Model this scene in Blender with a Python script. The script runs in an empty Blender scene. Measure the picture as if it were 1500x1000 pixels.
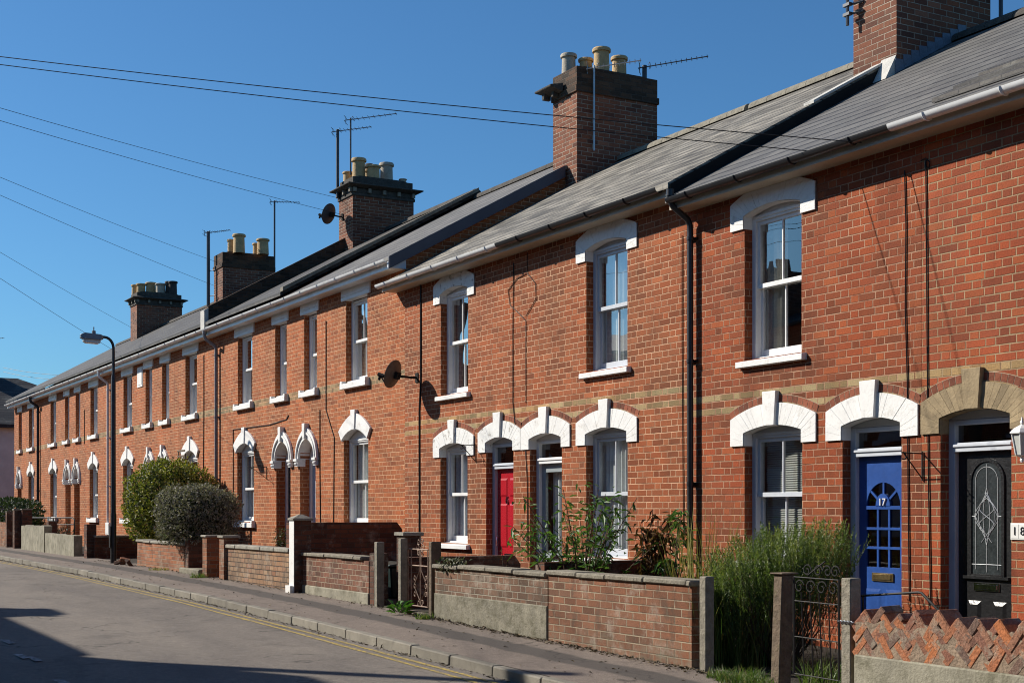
import bpy, math, random
import numpy as np
from mathutils import Vector, Matrix
from mathutils.geometry import tessellate_polygon

random.seed(7)
R = random.Random(11)
sc = bpy.context.scene
COL = sc.collection

# ------------------------------------------------------------------ survey
# World: x runs along the street, facade plane is y = 0, street on the -y side, z = 0 is eye level.
F, CT, ST, VX, HY, DC = 2050.0, 0.8731, 0.4876, -395.0, 747.0, 10.0

def K(px, y=0.0):
    return CT * (px - VX) / (DC + y)
def WX(px, y=0.0):
    return (ST * (px - 750.0) - F * CT) / K(px, y)
def WZ(px, py, y=0.0):
    return (HY - py) / K(px, y)

GP = [(-400, -1.16), (-60, -1.16), (-45, -1.19), (-30, -1.2), (-21.2, -1.27), (-18, -1.32), (-16, -1.355), (-13.2, -1.415),
      (-10.5, -1.467), (-8, -1.515), (0, -1.62), (40, -1.9), (400, -2.2)]
def gz(x):
    for (xa, za), (xb, zb) in zip(GP, GP[1:]):
        if x <= xb:
            return za + (zb - za) * (x - xa) / (xb - xa)
    return GP[-1][1]

# ------------------------------------------------------------------ mesh builder
class MB:
    def __init__(s):
        s.v, s.f, s.r, s.sm = [], [], [], False
    def add(s, vs, fs, rnd=None):
        o = len(s.v)
        s.v.extend([tuple(p) for p in vs])
        for f in fs:
            s.f.append([i + o for i in f]); s.r.append(R.random() if rnd is None else rnd)
    def box(s, x0, x1, y0, y1, z0, z1, rnd=None):
        if rnd is None: rnd = R.random()
        s.add([(x0,y0,z0),(x1,y0,z0),(x1,y1,z0),(x0,y1,z0),(x0,y0,z1),(x1,y0,z1),(x1,y1,z1),(x0,y1,z1)],
              [(0,3,2,1),(4,5,6,7),(0,1,5,4),(1,2,6,5),(2,3,7,6),(3,0,4,7)], rnd)
    def obox(s, c, size, m, rnd=None):
        if rnd is None: rnd = R.random()
        hx, hy, hz = size[0]/2, size[1]/2, size[2]/2
        vs = [Vector(c) + m @ Vector((a*hx, b*hy, d*hz)) for d in (-1,1) for a, b in ((-1,-1),(1,-1),(1,1),(-1,1))]
        s.add(vs, [(0,3,2,1),(4,5,6,7),(0,1,5,4),(1,2,6,5),(2,3,7,6),(3,0,4,7)], rnd)
    def prism(s, poly, y0, y1, rnd=None, back=True):
        """poly: (x,z) list, extruded from y0 (front) to y1"""
        if rnd is None: rnd = R.random()
        n = len(poly)
        area = sum(poly[i][0]*poly[(i+1)%n][1]-poly[(i+1)%n][0]*poly[i][1] for i in range(n))
        if area < 0: poly = poly[::-1]
        vs = [(x,y0,z) for x,z in poly] + [(x,y1,z) for x,z in poly]
        tris = tessellate_polygon([[Vector((x,z,0)) for x,z in poly]])
        fs = []
        for t in tris:
            a,b,c = t
            ar = (poly[b][0]-poly[a][0])*(poly[c][1]-poly[a][1])-(poly[c][0]-poly[a][0])*(poly[b][1]-poly[a][1])
            if abs(ar) < 1e-10: continue
            if ar < 0: b,c = c,b
            fs.append((a,b,c))
            if back: fs.append((a+n,c+n,b+n))
        for i in range(n):
            j = (i+1) % n
            fs.append((i, i+n, j+n, j))
        s.add(vs, fs, rnd)
    def xprism(s, poly, x0, x1, rnd=None):
        """poly: convex (y,z) list extruded along x"""
        n = len(poly)
        vs = [(x0,y,z) for y,z in poly] + [(x1,y,z) for y,z in poly]
        fs = [tuple(range(n))[::-1], tuple(range(n,2*n))] + [(i,(i+1)%n,(i+1)%n+n,i+n) for i in range(n)]
        s.add(vs, fs, rnd)
    def tube(s, pts, r, n=6, cap=True, rnd=None):
        if rnd is None: rnd = R.random()
        pts = [Vector(p) for p in pts]
        rs = r if isinstance(r, (list,tuple)) else [r]*len(pts)
        vs, fs = [], []
        prev = None
        for i,p in enumerate(pts):
            d = (pts[min(i+1,len(pts)-1)] - pts[max(i-1,0)])
            if d.length < 1e-9: d = Vector((0,0,1))
            d.normalize()
            if prev is None:
                a = Vector((0,0,1)) if abs(d.z) < .9 else Vector((1,0,0))
                prev = d.cross(a).normalized()
            else:
                prev = (prev - d*prev.dot(d))
                prev = prev.normalized() if prev.length > 1e-6 else d.orthogonal().normalized()
            b = d.cross(prev)
            for k in range(n):
                t = 2*math.pi*k/n
                vs.append(p + (prev*math.cos(t) + b*math.sin(t))*rs[i])
        for i in range(len(pts)-1):
            for k in range(n):
                k2=(k+1)%n
                fs.append((i*n+k, i*n+k2, (i+1)*n+k2, (i+1)*n+k))
        if cap:
            fs.append(tuple(range(n))[::-1]); fs.append(tuple(range((len(pts)-1)*n, len(pts)*n)))
        s.add(vs, fs, rnd)
    def lathe(s, prof, c, n=16, m=None, rnd=None):
        """prof: (r,h) list about axis z through c"""
        if rnd is None: rnd = R.random()
        m = m or Matrix.Identity(3)
        vs, fs = [], []
        for r,h in prof:
            for k in range(n):
                t = 2*math.pi*k/n
                vs.append(Vector(c) + m @ Vector((r*math.cos(t), r*math.sin(t), h)))
        for i in range(len(prof)-1):
            for k in range(n):
                k2=(k+1)%n
                fs.append((i*n+k, i*n+k2, (i+1)*n+k2, (i+1)*n+k))
        s.add(vs, fs, rnd)
    def build(s, name, mat, parent=None, smooth=None, bevel=0.0, origin=None):
        me = bpy.data.meshes.new(name)
        root = parent
        org = Vector((0,0,0))
        while root is not None:
            org = org + Vector(root.location); root = root.parent
        loc = Vector((0,0,0))
        if parent is None and origin is None and s.v:
            a = np.array(s.v); origin = ((a[:,0].min()+a[:,0].max())/2, (a[:,1].min()+a[:,1].max())/2, a[:,2].min())
        if origin is not None and parent is None:
            loc = Vector(origin); org = loc
        me.from_pydata([tuple(Vector(p)-org) for p in s.v], [], s.f)
        at = me.attributes.new('rnd', 'FLOAT', 'FACE')
        at.data.foreach_set('value', s.r)
        if smooth is not None:
            me.polygons.foreach_set('use_smooth', [True]*len(me.polygons))
            me.set_sharp_from_angle(angle=math.radians(smooth))
        me.materials.append(mat)
        me.update()
        o = bpy.data.objects.new(name, me)
        COL.objects.link(o)
        o.location = loc
        if parent is not None: o.parent = parent
        if bevel:
            b = o.modifiers.new('Bevel','BEVEL'); b.width = bevel; b.segments = 1; b.limit_method = 'ANGLE'; b.angle_limit = math.radians(40)
        return o

def thing(name, label, cat, loc, group=None):
    o = bpy.data.objects.new(name, None); COL.objects.link(o)
    o.empty_display_size = .2
    o.location = loc; o['label'] = label; o['category'] = cat
    if group: o['group'] = group
    return o
def tag(o, label, cat, group=None):
    o['label'] = label; o['category'] = cat
    if group: o['group'] = group
    return o
def kind(o, k):
    o['kind'] = k; return o

# ------------------------------------------------------------------ node DSL
class NT:
    def __init__(s, name):
        s.mat = bpy.data.materials.new(name); s.mat.use_nodes = True
        s.t = s.mat.node_tree; s.t.nodes.clear()
        s.out = s.t.nodes.new('ShaderNodeOutputMaterial')
    def n(s, ty, **kw):
        nd = s.t.nodes.new(ty)
        for k,v in kw.items(): setattr(nd,k,v)
        return nd
    def set(s, sock, v):
        if isinstance(v, bpy.types.NodeSocket): s.t.links.new(v, sock)
        elif v is not None:
            if hasattr(sock,'default_value') and isinstance(v,(tuple,list)) and len(v)==3 and sock.type=='RGBA': v=(*v,1)
            sock.default_value = v
    def m(s, op, a, b=None, c=None, clamp=False):
        nd = s.n('ShaderNodeMath', operation=op, use_clamp=clamp)
        s.set(nd.inputs[0], a); s.set(nd.inputs[1], b); s.set(nd.inputs[2], c)
        return nd.outputs[0]
    def mix(s, f, a, b, blend='MIX'):
        nd = s.n('ShaderNodeMix', data_type='RGBA', blend_type=blend)
        s.set(nd.inputs[0], f); s.set(nd.inputs[6], a); s.set(nd.inputs[7], b)
        return nd.outputs[2]
    def ramp(s, f, stops, interp='LINEAR'):
        nd = s.n('ShaderNodeValToRGB'); cr = nd.color_ramp; cr.interpolation = interp
        while len(cr.elements) < len(stops): cr.elements.new(1)
        for e,(p,c) in zip(cr.elements, stops):
            e.position = p; e.color = (*c,1) if len(c)==3 else c
        s.set(nd.inputs[0], f); return nd.outputs[0]
    def rng(s, v, a, b, c=0.0, d=1.0, smooth=False):
        nd = s.n('ShaderNodeMapRange', clamp=True, interpolation_type='SMOOTHSTEP' if smooth else 'LINEAR')
        for i,x in enumerate((v,a,b,c,d)): s.set(nd.inputs[i], x)
        return nd.outputs[0]
    def noise(s, vec, scale, detail=3, rough=.55):
        nd = s.n('ShaderNodeTexNoise'); s.set(nd.inputs['Vector'], vec)
        nd.inputs['Scale'].default_value = scale; nd.inputs['Detail'].default_value = detail; nd.inputs['Roughness'].default_value = rough
        return nd.outputs[0]
    def pos(s): return s.n('ShaderNodeNewGeometry').outputs['Position']
    def nrm(s): return s.n('ShaderNodeNewGeometry').outputs['True Normal']
    def sep(s, v):
        nd = s.n('ShaderNodeSeparateXYZ'); s.set(nd.inputs[0], v); return nd.outputs
    def comb(s, x,y,z=0.0):
        nd = s.n('ShaderNodeCombineXYZ')
        for i,a in enumerate((x,y,z)): s.set(nd.inputs[i], a)
        return nd.outputs[0]
    def vmul(s, v, k):
        nd = s.n('ShaderNodeVectorMath', operation='MULTIPLY'); s.set(nd.inputs[0], v); nd.inputs[1].default_value = k; return nd.outputs[0]
    def white(s, v):
        nd = s.n('ShaderNodeTexWhiteNoise', noise_dimensions='3D'); s.set(nd.inputs[0], v); return nd.outputs[0]
    def attr(s, name='rnd'):
        return s.n('ShaderNodeAttribute', attribute_name=name).outputs['Fac']
    def bump(s, h, dist=.01, strength=1.0):
        nd = s.n('ShaderNodeBump'); s.set(nd.inputs['Height'], h)
        nd.inputs['Distance'].default_value = dist; nd.inputs['Strength'].default_value = strength
        return nd.outputs[0]
    def bsdf(s, col, rough=.8, normal=None, metal=0.0, spec=.3, **kw):
        nd = s.n('ShaderNodeBsdfPrincipled')
        s.set(nd.inputs['Base Color'], col); s.set(nd.inputs['Roughness'], rough)
        s.set(nd.inputs['Metallic'], metal); s.set(nd.inputs['Specular IOR Level'], spec)
        if normal is not None: s.set(nd.inputs['Normal'], normal)
        for k,v in kw.items(): s.set(nd.inputs[k], v)
        s.t.links.new(nd.outputs[0], s.out.inputs[0])
        return s.mat

def c3(*a): return tuple(a)
def mul(c, k): return tuple(min(1,x*k) for x in c)

# ---- brickwork in Flemish bond, in world coordinates
def brick_mat(name, cols, mortar, bands=(), buff=((.24,.17,.09),(.33,.24,.13),(.38,.29,.17)), pitch=.0773, period=.350,
              ph=0.0, jw=.0058, stain=.35, stretcher=False, warp=.004, moss=None, band_x=None):
    t = NT(name)
    P = t.pos(); x,y,z = t.sep(P); nx,ny,nz = t.sep(t.nrm())
    sx = t.m('GREATER_THAN', t.m('ABSOLUTE', nx), .6)
    u = t.m('ADD', t.m('MULTIPLY', x, t.m('SUBTRACT',1.0,sx)), t.m('MULTIPLY', y, sx))
    wob = t.m('MULTIPLY', t.m('SUBTRACT', t.noise(P, 2.3, 2), .5), warp*2)
    fine = t.noise(P, 60, 3)
    v = t.m('DIVIDE', t.m('ADD', t.m('SUBTRACT', z, ph), wob), pitch)
    row = t.m('FLOOR', v); fr = t.m('SUBTRACT', v, row)
    par = t.m('FLOORED_MODULO', row, 2.0)
    jit = t.m('MULTIPLY', t.m('SUBTRACT', t.white(t.comb(row, 3.7, 1.1)), .5), .10)
    uu = t.m('ADD', t.m('ADD', t.m('DIVIDE', u, period), t.m('MULTIPLY', par, .5)), jit)
    cell = t.m('FLOOR', uu); fu = t.m('SUBTRACT', uu, cell)
    if stretcher:
        du = t.m('MULTIPLY', t.m('MINIMUM', fu, t.m('SUBTRACT',1.0,fu)), period)
        bid = cell
    else:
        split = .672
        ish = t.m('GREATER_THAN', fu, split)
        bid = t.m('ADD', t.m('MULTIPLY', cell, 2.0), ish)
        du = t.m('MULTIPLY', t.m('MINIMUM', t.m('MINIMUM', fu, t.m('SUBTRACT',1.0,fu)), t.m('ABSOLUTE', t.m('SUBTRACT', fu, split))), period)
    dv = t.m('MULTIPLY', t.m('MINIMUM', fr, t.m('SUBTRACT',1.0,fr)), pitch)
    dist = t.m('ADD', t.m('MINIMUM', du, dv), t.m('MULTIPLY', t.m('SUBTRACT', fine, .5), .006))
    mask = t.rng(dist, jw*.75, jw*1.25)
    rnd = t.white(t.comb(bid, row, .5))
    rnd2 = t.white(t.comb(bid, row, 7.5))
    n = len(cols)
    cb = t.ramp(rnd, [(i/(n-1), c) for i,c in enumerate(cols)])
    if bands:
        zc = t.m('ADD', t.m('MULTIPLY', t.m('ADD', row, .5), pitch), ph)
        bm = None
        for a,b in bands:
            q = t.m('MULTIPLY', t.m('GREATER_THAN', zc, a), t.m('LESS_THAN', zc, b))
            bm = q if bm is None else t.m('MAXIMUM', bm, q)
        nb = len(buff)
        cb = t.mix(bm, cb, t.ramp(rnd2, [(i/(nb-1), c) for i,c in enumerate(buff)]))
    # per-brick brightness, fine speckle, broad weathering patches
    cb = t.mix(1.0, cb, t.ramp(rnd2, [(0,(.88,.87,.86)),(1,(1.09,1.10,1.10))]), 'MULTIPLY')
    cb = t.mix(.7, cb, t.ramp(fine, [(.25,(.62,.62,.62)),(.75,(1.28,1.28,1.28))]), 'MULTIPLY')
    big = t.noise(t.vmul(P,(1,1,.6)), .55, 5, .6)
    cb = t.mix(stain, cb, t.ramp(big, [(.30,(.50,.47,.46)),(.48,(1,1,1)),(.72,(1.25,1.13,1.05))]), 'MULTIPLY')
    huep = t.noise(t.vmul(P,(1,1,1.3)), .8, 5, .6)
    stk = t.noise(t.vmul(P,(3.2,3.2,.22)), 1.0, 5, .6)
    cb = t.mix(.35, cb, t.ramp(stk, [(.32,(.62,.60,.60)),(.47,(1,1,1)),(.75,(1.12,1.08,1.04))]), 'MULTIPLY')
    cb = t.mix(.9, cb, t.ramp(huep, [(.36,(.80,.92,1.0)),(.5,(1,1,1)),(.64,(1.14,1.0,.86))]), 'MULTIPLY')
    med = t.noise(P, 5.0, 4, .65)
    mo = t.mix(.6, mul(mortar,1.05), t.ramp(med, [(.3,(.5,.5,.5)),(.7,(1.2,1.2,1.2))]), 'MULTIPLY')
    gone = t.rng(t.noise(P, 2.2, 6, .72), .46, .62)          # lost or dirty pointing
    mo = t.mix(t.m('MULTIPLY',gone,.8 if name in ('red_brick',) else .5), mo, mul(cols[1],.9))
    cb = t.mix(1.0, cb, (1.02,.96,.84), 'MULTIPLY')
    col = t.mix(mask, mo, cb)
    if name.endswith('garden_brick') or name.endswith('stone_brick'):
        ef = t.m('MULTIPLY', t.rng(t.noise(P,3.3,6,.72), .54, .64), .45)
        col = t.mix(ef, col, (.36,.31,.25))
        dk = t.m('MULTIPLY', t.rng(t.noise(t.vmul(P,(1,1,.5)),4.7,6,.7), .54, .63), .5)
        col = t.mix(dk, col, (.07,.055,.04))
    if moss:
        mz0, mz1, mc = moss
        mm = t.m('MULTIPLY', t.rng(t.m('ADD', z, t.m('MULTIPLY', t.noise(P,4,4), .35)), mz1, mz0), t.rng(t.noise(P,9,4,.7), .40,.62))
        col = t.mix(t.m('MULTIPLY',mm,.8), col, mc)
    h = t.m('ADD', t.m('MULTIPLY', mask, 1.0), t.m('ADD', t.m('MULTIPLY', fine, .45), t.m('MULTIPLY', rnd, .35)))
    return t.bsdf(col, t.m('ADD', .78, t.m('MULTIPLY', fine, .2)), t.bump(h, .010, 1.0), spec=.25)

def slate_mat(name, cols, gz_=.13, w=.27, ph=0.0, streak=0.0, streakcol=(.35,.34,.31), line=.10, lich=.2, shine=.55):
    t = NT(name)
    P = t.pos(); x,y,z = t.sep(P)
    wob = t.m('MULTIPLY', t.m('SUBTRACT', t.noise(P, 1.2, 3), .5), .05)
    v = t.m('DIVIDE', t.m('ADD', t.m('SUBTRACT', z, ph), wob), gz_)
    row = t.m('FLOOR', v); fr = t.m('SUBTRACT', v, row)
    par = t.m('FLOORED_MODULO', row, 2.0)
    uu = t.m('ADD', t.m('DIVIDE', x, w), t.m('ADD', t.m('MULTIPLY', par, .5), t.m('MULTIPLY', t.white(t.comb(row,1.3,2.2)), .12)))
    cell = t.m('FLOOR', uu); fu = t.m('SUBTRACT', uu, cell)
    rnd = t.white(t.comb(cell,row,.3))
    n = len(cols)
    c = t.ramp(rnd, [(i/(n-1), q) for i,q in enumerate(cols)])
    fine = t.noise(P, 35, 4, .65)
    c = t.mix(.6, c, t.ramp(fine, [(.3,(.7,.7,.7)),(.7,(1.25,1.25,1.25))]), 'MULTIPLY')
    if streak:
        st = t.noise(t.vmul(P,(1.1,2.2,6.0)), 1.3, 6, .68)
        c = t.mix(t.m('MULTIPLY', t.rng(st,.44,.62), streak), c, streakcol)
    c = t.mix(.8 if streak else .45, c, t.ramp(t.noise(t.vmul(P,(.8,1,1)), .75, 6, .65), [(.34,(.50,.50,.48)),(.52,(1,1,1)),(.68,(1.35,1.33,1.28))]), 'MULTIPLY')
    li = t.rng(t.noise(P, 1.7, 6, .7), .52, .68)
    c = t.mix(t.m('MULTIPLY', li, lich), c, (.30,.29,.24))
    dl = t.m('ADD', line, t.m('MULTIPLY', t.m('SUBTRACT',rnd,.5), line*.5))
    edge = t.m('LESS_THAN', fr, dl)  # shadow under each course's butt, put into the colour
    side = t.m('LESS_THAN', t.m('MULTIPLY', t.m('MINIMUM', fu, t.m('SUBTRACT',1.0,fu)), w), .004)
    shade_gap = t.m('MAXIMUM', edge, side)
    c = t.mix(t.m('MULTIPLY', shade_gap, .8), c, (.012,.012,.014))
    h = t.m('ADD', t.m('MULTIPLY', t.m('SUBTRACT',1.0,fr), 1.0), t.m('ADD', t.m('MULTIPLY',rnd,.5), t.m('MULTIPLY', fine, .4)))
    h = t.m('SUBTRACT', h, t.m('MULTIPLY', shade_gap, .8))
    return t.bsdf(c, t.m('ADD', shine, t.m('MULTIPLY', fine, .25)), t.bump(h, .012, .8), spec=.35)

def plain(name, col, rough=.6, var=.25, scale=6.0, bump=0.0, metal=0.0, spec=.35, dirt=None, rnd=0.0, fine=40.0, dirtamt=.6, dr=(.55,.72)):
    t = NT(name); P = t.pos()
    n1 = t.noise(P, scale, 5, .6)
    c = t.mix(1.0, col, t.ramp(n1, [(.3,(1-var,)*3),(.7,(1+var*.6,)*3)]), 'MULTIPLY')
    if rnd: c = t.mix(1.0, c, t.ramp(t.attr(), [(0,(1-rnd,)*3),(1,(1+rnd*.6,)*3)]), 'MULTIPLY')
    nf = t.noise(P, fine, 3, .6)
    if dirt is not None:
        c = t.mix(t.m('MULTIPLY', t.rng(t.noise(P, scale*1.7, 6, .7), dr[0], dr[1]), dirtamt), c, dirt)
    if var > 0: c = t.mix(.5, c, t.ramp(nf, [(.3,(1-var*.8,)*3),(.7,(1+var*.5,)*3)]), 'MULTIPLY')
    nm = t.bump(t.m('ADD', nf, t.m('MULTIPLY', n1, .6)), bump, 1.0) if bump else None
    return t.bsdf(c, t.m('ADD', rough, t.m('MULTIPLY', t.m('SUBTRACT', nf,.5), .15)), nm, metal, spec)

def leaf_mat(name, cols, rough=.5, trans=.25, spec=.4):
    t = NT(name); r = t.attr()
    n = len(cols)
    c = t.ramp(r, [(i/(n-1), q) for i,q in enumerate(cols)])
    c = t.mix(.5, c, t.ramp(t.noise(t.pos(), 6, 3), [(.3,(.65,.65,.65)),(.7,(1.3,1.3,1.3))]), 'MULTIPLY')
    pb = t.n('ShaderNodeBsdfPrincipled'); t.set(pb.inputs['Base Color'], c); pb.inputs['Roughness'].default_value = rough
    pb.inputs['Specular IOR Level'].default_value = spec
    tr = t.n('ShaderNodeBsdfTranslucent'); t.set(tr.inputs[0], t.mix(1.0, c, (1.1,1.25,.6), 'MULTIPLY'))
    mx = t.n('ShaderNodeMixShader'); mx.inputs[0].default_value = trans
    t.t.links.new(pb.outputs[0], mx.inputs[1]); t.t.links.new(tr.outputs[0], mx.inputs[2]); t.t.links.new(mx.outputs[0], t.out.inputs[0])
    return t.mat

def glass_mat(name, tint=(.75,.8,.8), boost=1.7, rough=.0):
    t = NT(name)
    lw = t.n('ShaderNodeLayerWeight'); lw.inputs[0].default_value = .5
    tr = t.n('ShaderNodeBsdfTransparent'); tr.inputs[0].default_value = (*tint,1)
    gl = t.n('ShaderNodeBsdfGlossy'); gl.inputs['Roughness'].default_value = rough; gl.inputs[0].default_value = (1,1,1,1)
    P = t.pos()
    t.set(gl.inputs['Normal'], t.bump(t.noise(P, 1.6, 1), .006, .5))
    f = t.m('MULTIPLY', t.m('ADD', .05, t.m('MULTIPLY', t.m('POWER', lw.outputs['Facing'], 4.0), .95)), boost, clamp=True)
    mx = t.n('ShaderNodeMixShader'); t.set(mx.inputs[0], f)
    t.t.links.new(tr.outputs[0], mx.inputs[1]); t.t.links.new(gl.outputs[0], mx.inputs[2]); t.t.links.new(mx.outputs[0], t.out.inputs[0])
    return t.mat

# ------------------------------------------------------------------ materials
ORANGE = [(0.240,0.079,0.035), (0.318,0.102,0.042), (0.358,0.113,0.046), (0.389,0.131,0.052), (0.325,0.113,0.047), (0.429,0.150,0.065)]
BROWN = [(0.191,0.061,0.027), (0.248,0.077,0.032), (0.283,0.087,0.036), (0.318,0.098,0.041), (0.248,0.082,0.038), (0.354,0.120,0.055)]
RED = [(0.172,0.052,0.024), (0.227,0.062,0.027), (0.276,0.069,0.029), (0.246,0.065,0.030), (0.331,0.091,0.035), (0.202,0.064,0.032)]
MORT = (.62,.37,.225)
p = .0773
zB, zC = 0.155, 0.0
MAT = {}
MAT['brickA'] = brick_mat('orange_brick', ORANGE, (.66,.385,.22), bands=[(2.235,2.40)], buff=((.20,.15,.09),(.27,.20,.12),(.33,.25,.15)), ph=2.24, stain=.42)
MAT['brickB'] = brick_mat('brown_red_brick', BROWN, MORT, bands=[(1.26+.15,1.26+.235),(1.105+.15,1.105+.235)], ph=1.26+.155, stain=.5)
MAT['brickC'] = brick_mat('red_brick', RED, (.46,.265,.165), bands=[(1.255,1.34),(1.10,1.185)], ph=1.26, stain=.62)
MAT['brickC2'] = brick_mat('pink_red_brick', [(.23,.064,.034),(.30,.075,.035),(.35,.088,.040),(.31,.078,.038),(.38,.108,.044)], (.40,.285,.165), bands=[(1.255,1.34),(1.10,1.185)], ph=1.26, stain=.5)
MAT['chimbrick'] = brick_mat('sooty_chimney_brick', [(.10,.045,.035),(.20,.075,.05),(.26,.10,.06),(.16,.07,.05),(.28,.12,.08)], (.42,.34,.26), period=.235, stretcher=True, stain=.45)
MAT['chimdark'] = brick_mat('blackened_brick', [(.045,.034,.028),(.08,.05,.036),(.12,.07,.048),(.06,.042,.034)], (.11,.09,.07), period=.235, stretcher=True, stain=.4)
MAT['gardenB'] = brick_mat('weathered_garden_brick', [(.13,.068,.046),(.19,.088,.056),(.235,.108,.068),(.18,.09,.062),(.25,.13,.088)], (.36,.29,.20), period=.235, stretcher=True, stain=.6, moss=(-1.30,-1.02,(.17,.165,.12)), jw=.006)
MAT['gardenG'] = brick_mat('grey_brown_garden_brick', [(.10,.07,.055),(.16,.10,.075),(.20,.12,.09),(.13,.09,.07)], (.34,.30,.23), period=.35, stain=.6, moss=(-1.25,-.95,(.15,.145,.10)), jw=.006)
MAT['gardenF'] = brick_mat('brown_garden_brick', [(.11,.055,.04),(.17,.075,.05),(.22,.10,.07),(.15,.075,.06)], (.36,.28,.20), period=.35, stain=.6, moss=(-1.25,-.95,(.15,.14,.09)), jw=.006)
MAT['gardenD'] = brick_mat('shade_dark_garden_brick', [(.07,.035,.028),(.11,.05,.036),(.15,.065,.045),(.09,.05,.04)], (.10,.08,.065), period=.235, stretcher=True, stain=.4)  # dark palette; on the dividing walls it carries their shade in the colour
MAT['pebble'] = brick_mat('raked_joint_stone_brick', [(.22,.15,.11),(.28,.19,.135),(.33,.23,.16),(.27,.155,.11)], (.06,.045,.035), period=.20, stretcher=True, pitch=.083, stain=.3, jw=.006)
MAT['orangewall'] = brick_mat('orange_garden_brick', [(.18,.075,.045),(.27,.11,.06),(.33,.14,.075),(.24,.12,.08)], (.30,.24,.17), period=.235, stretcher=True, stain=.45, moss=(-1.3,-.85,(.2,.18,.12)))
MAT['slateA'] = slate_mat('dark_roof_tiles', [(.040,.035,.031),(.058,.052,.045),(.078,.069,.060),(.05,.044,.038)], gz_=.19, w=.25, lich=.35, line=.2)
MAT['slateA7'] = slate_mat('grey_ribbed_tiles', [(.12,.113,.104),(.155,.145,.132),(.19,.178,.16)], gz_=.19, w=.20, lich=.35, line=.16)
MAT['slateB'] = slate_mat('weathered_pale_slate', [(.085,.076,.060),(.125,.112,.09),(.17,.153,.122),(.10,.09,.07)], gz_=.14, w=.25, streak=.85, streakcol=(.36,.325,.265), lich=.3, line=.17)
MAT['slateC'] = slate_mat('blue_grey_slate', [(.120,.113,.105),(.145,.138,.126),(.168,.158,.143),(.130,.122,.113)], gz_=.150, w=.30, lich=.08, line=.20, shine=.5)
MAT['white'] = plain('white_paint', (.80,.80,.78), .45, .07, 3, 0, dirt=(.55,.53,.48), dirtamt=.35)
MAT['whitebrick'] = plain('painted_masonry_white', (.80,.79,.76), .6, .08, 4, .004, dirt=(.42,.38,.32), dirtamt=.5, dr=(.56,.70))
MAT['oldwhite'] = plain('flaking_white_paint', (.78,.78,.75), .6, .1, 5, .004, dirt=(.28,.25,.21), dirtamt=.75, dr=(.57,.63))
MAT['cream'] = plain('cream_fascia', (.50,.44,.34), .55, .15, 3)
MAT['greypaint'] = plain('pale_grey_paint', (.55,.58,.62), .45, .08, 3)
MAT['upvc'] = plain('white_gutter_plastic', (.76,.76,.74), .3, .08, 2, spec=.5, dirt=(.35,.33,.3), dirtamt=.5)
MAT['blackpl'] = plain('black_pipe_plastic', (.022,.022,.024), .35, .2, 4, spec=.5)
MAT['greypipe'] = plain('grey_pipe', (.22,.22,.23), .4, .2, 4)
MAT['lead'] = plain('lead_flashing', (.16,.18,.22), .5, .25, 5, .006)
MAT['leadpale'] = plain('pale_mortar_flashing', (.55,.53,.48), .8, .2, 6, .01)
MAT['bargedark'] = plain('slate_blue_bargeboard', (.055,.065,.09), .45, .12, 3)
MAT['buff'] = plain('buff_voussoir_brick', (.33,.25,.145), .85, .25, 9, .006, rnd=.28, dirt=(.16,.12,.07), dirtamt=.5)
MAT['ringred'] = plain('red_arch_brick', (.25,.074,.036), .85, .25, 9, .006, rnd=.45)
MAT['mortar'] = plain('lime_mortar', (.40,.32,.22), .9, .2, 9, .004)
MAT['oldmortar'] = plain('grey_brown_mortar', (.27,.20,.14), .95, .35, 9, .012, dirt=(.12,.10,.075), dirtamt=.6)
MAT['stonedark'] = plain('weathered_cornice_stone', (.075,.066,.056), .9, .35, 6, .015, dirt=(.2,.18,.14), dirtamt=.5)
MAT['stonepale'] = plain('pale_bracket_stone', (.26,.23,.18), .9, .3, 8, .01)
MAT['pot'] = plain('buff_clay_pot', (.52,.36,.18), .8, .2, 5, .006, dirt=(.12,.10,.08), dirtamt=.6)
MAT['potgrey'] = plain('grey_clay_pot', (.42,.37,.29), .8, .2, 5, .006, dirt=(.1,.09,.08), dirtamt=.5)
MAT['potdark'] = plain('sooty_clay_pot', (.06,.05,.045), .8, .3, 5, .006)
MAT['flatblack'] = plain('flat_black', (.012,.011,.01), .95, .2, 5)
MAT['iron'] = plain('black_wrought_iron', (.02,.019,.018), .65, .3, 20, spec=.3)
MAT['rust'] = plain('rusty_cream_iron', (.34,.24,.18), .7, .35, 14, .004, dirt=(.20,.07,.03), dirtamt=.8)
MAT['cable'] = plain('black_cable', (.015,.014,.014), .55, .2, 9)
MAT['alu'] = plain('dull_aluminium', (.42,.44,.46), .38, .15, 9, metal=.7)
MAT['aerial'] = plain('weathered_aerial_metal', (.07,.075,.085), .45, .2, 9, metal=.4)
MAT['dish'] = plain('brown_grey_dish', (.085,.072,.062), .5, .25, 9, .002)
MAT['conc'] = plain('weathered_concrete', (.24,.22,.165), .9, .35, 4, .01, dirt=(.11,.10,.062), dirtamt=.8, dr=(.46,.64))
MAT['concpale'] = plain('pale_render', (.29,.27,.205), .9, .3, 3, .008, dirt=(.14,.13,.085), dirtamt=.8, dr=(.47,.65))
MAT['coping'] = plain('lichened_coping', (.24,.215,.165), .9, .35, 9, .012, dirt=(.10,.09,.06), dirtamt=.7)
MAT['capstone'] = plain('grey_cap_stone', (.30,.28,.23), .9, .3, 7, .01, dirt=(.12,.11,.08))
MAT['kerb'] = plain('granite_kerb', (.225,.205,.165), .85, .22, 4, .008, rnd=.2, dirt=(.11,.10,.08), dirtamt=.6, fine=90)
MAT['wood'] = plain('weathered_post_wood', (.15,.11,.075), .85, .35, 12, .012, dirt=(.17,.16,.06), dirtamt=.55)
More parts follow.
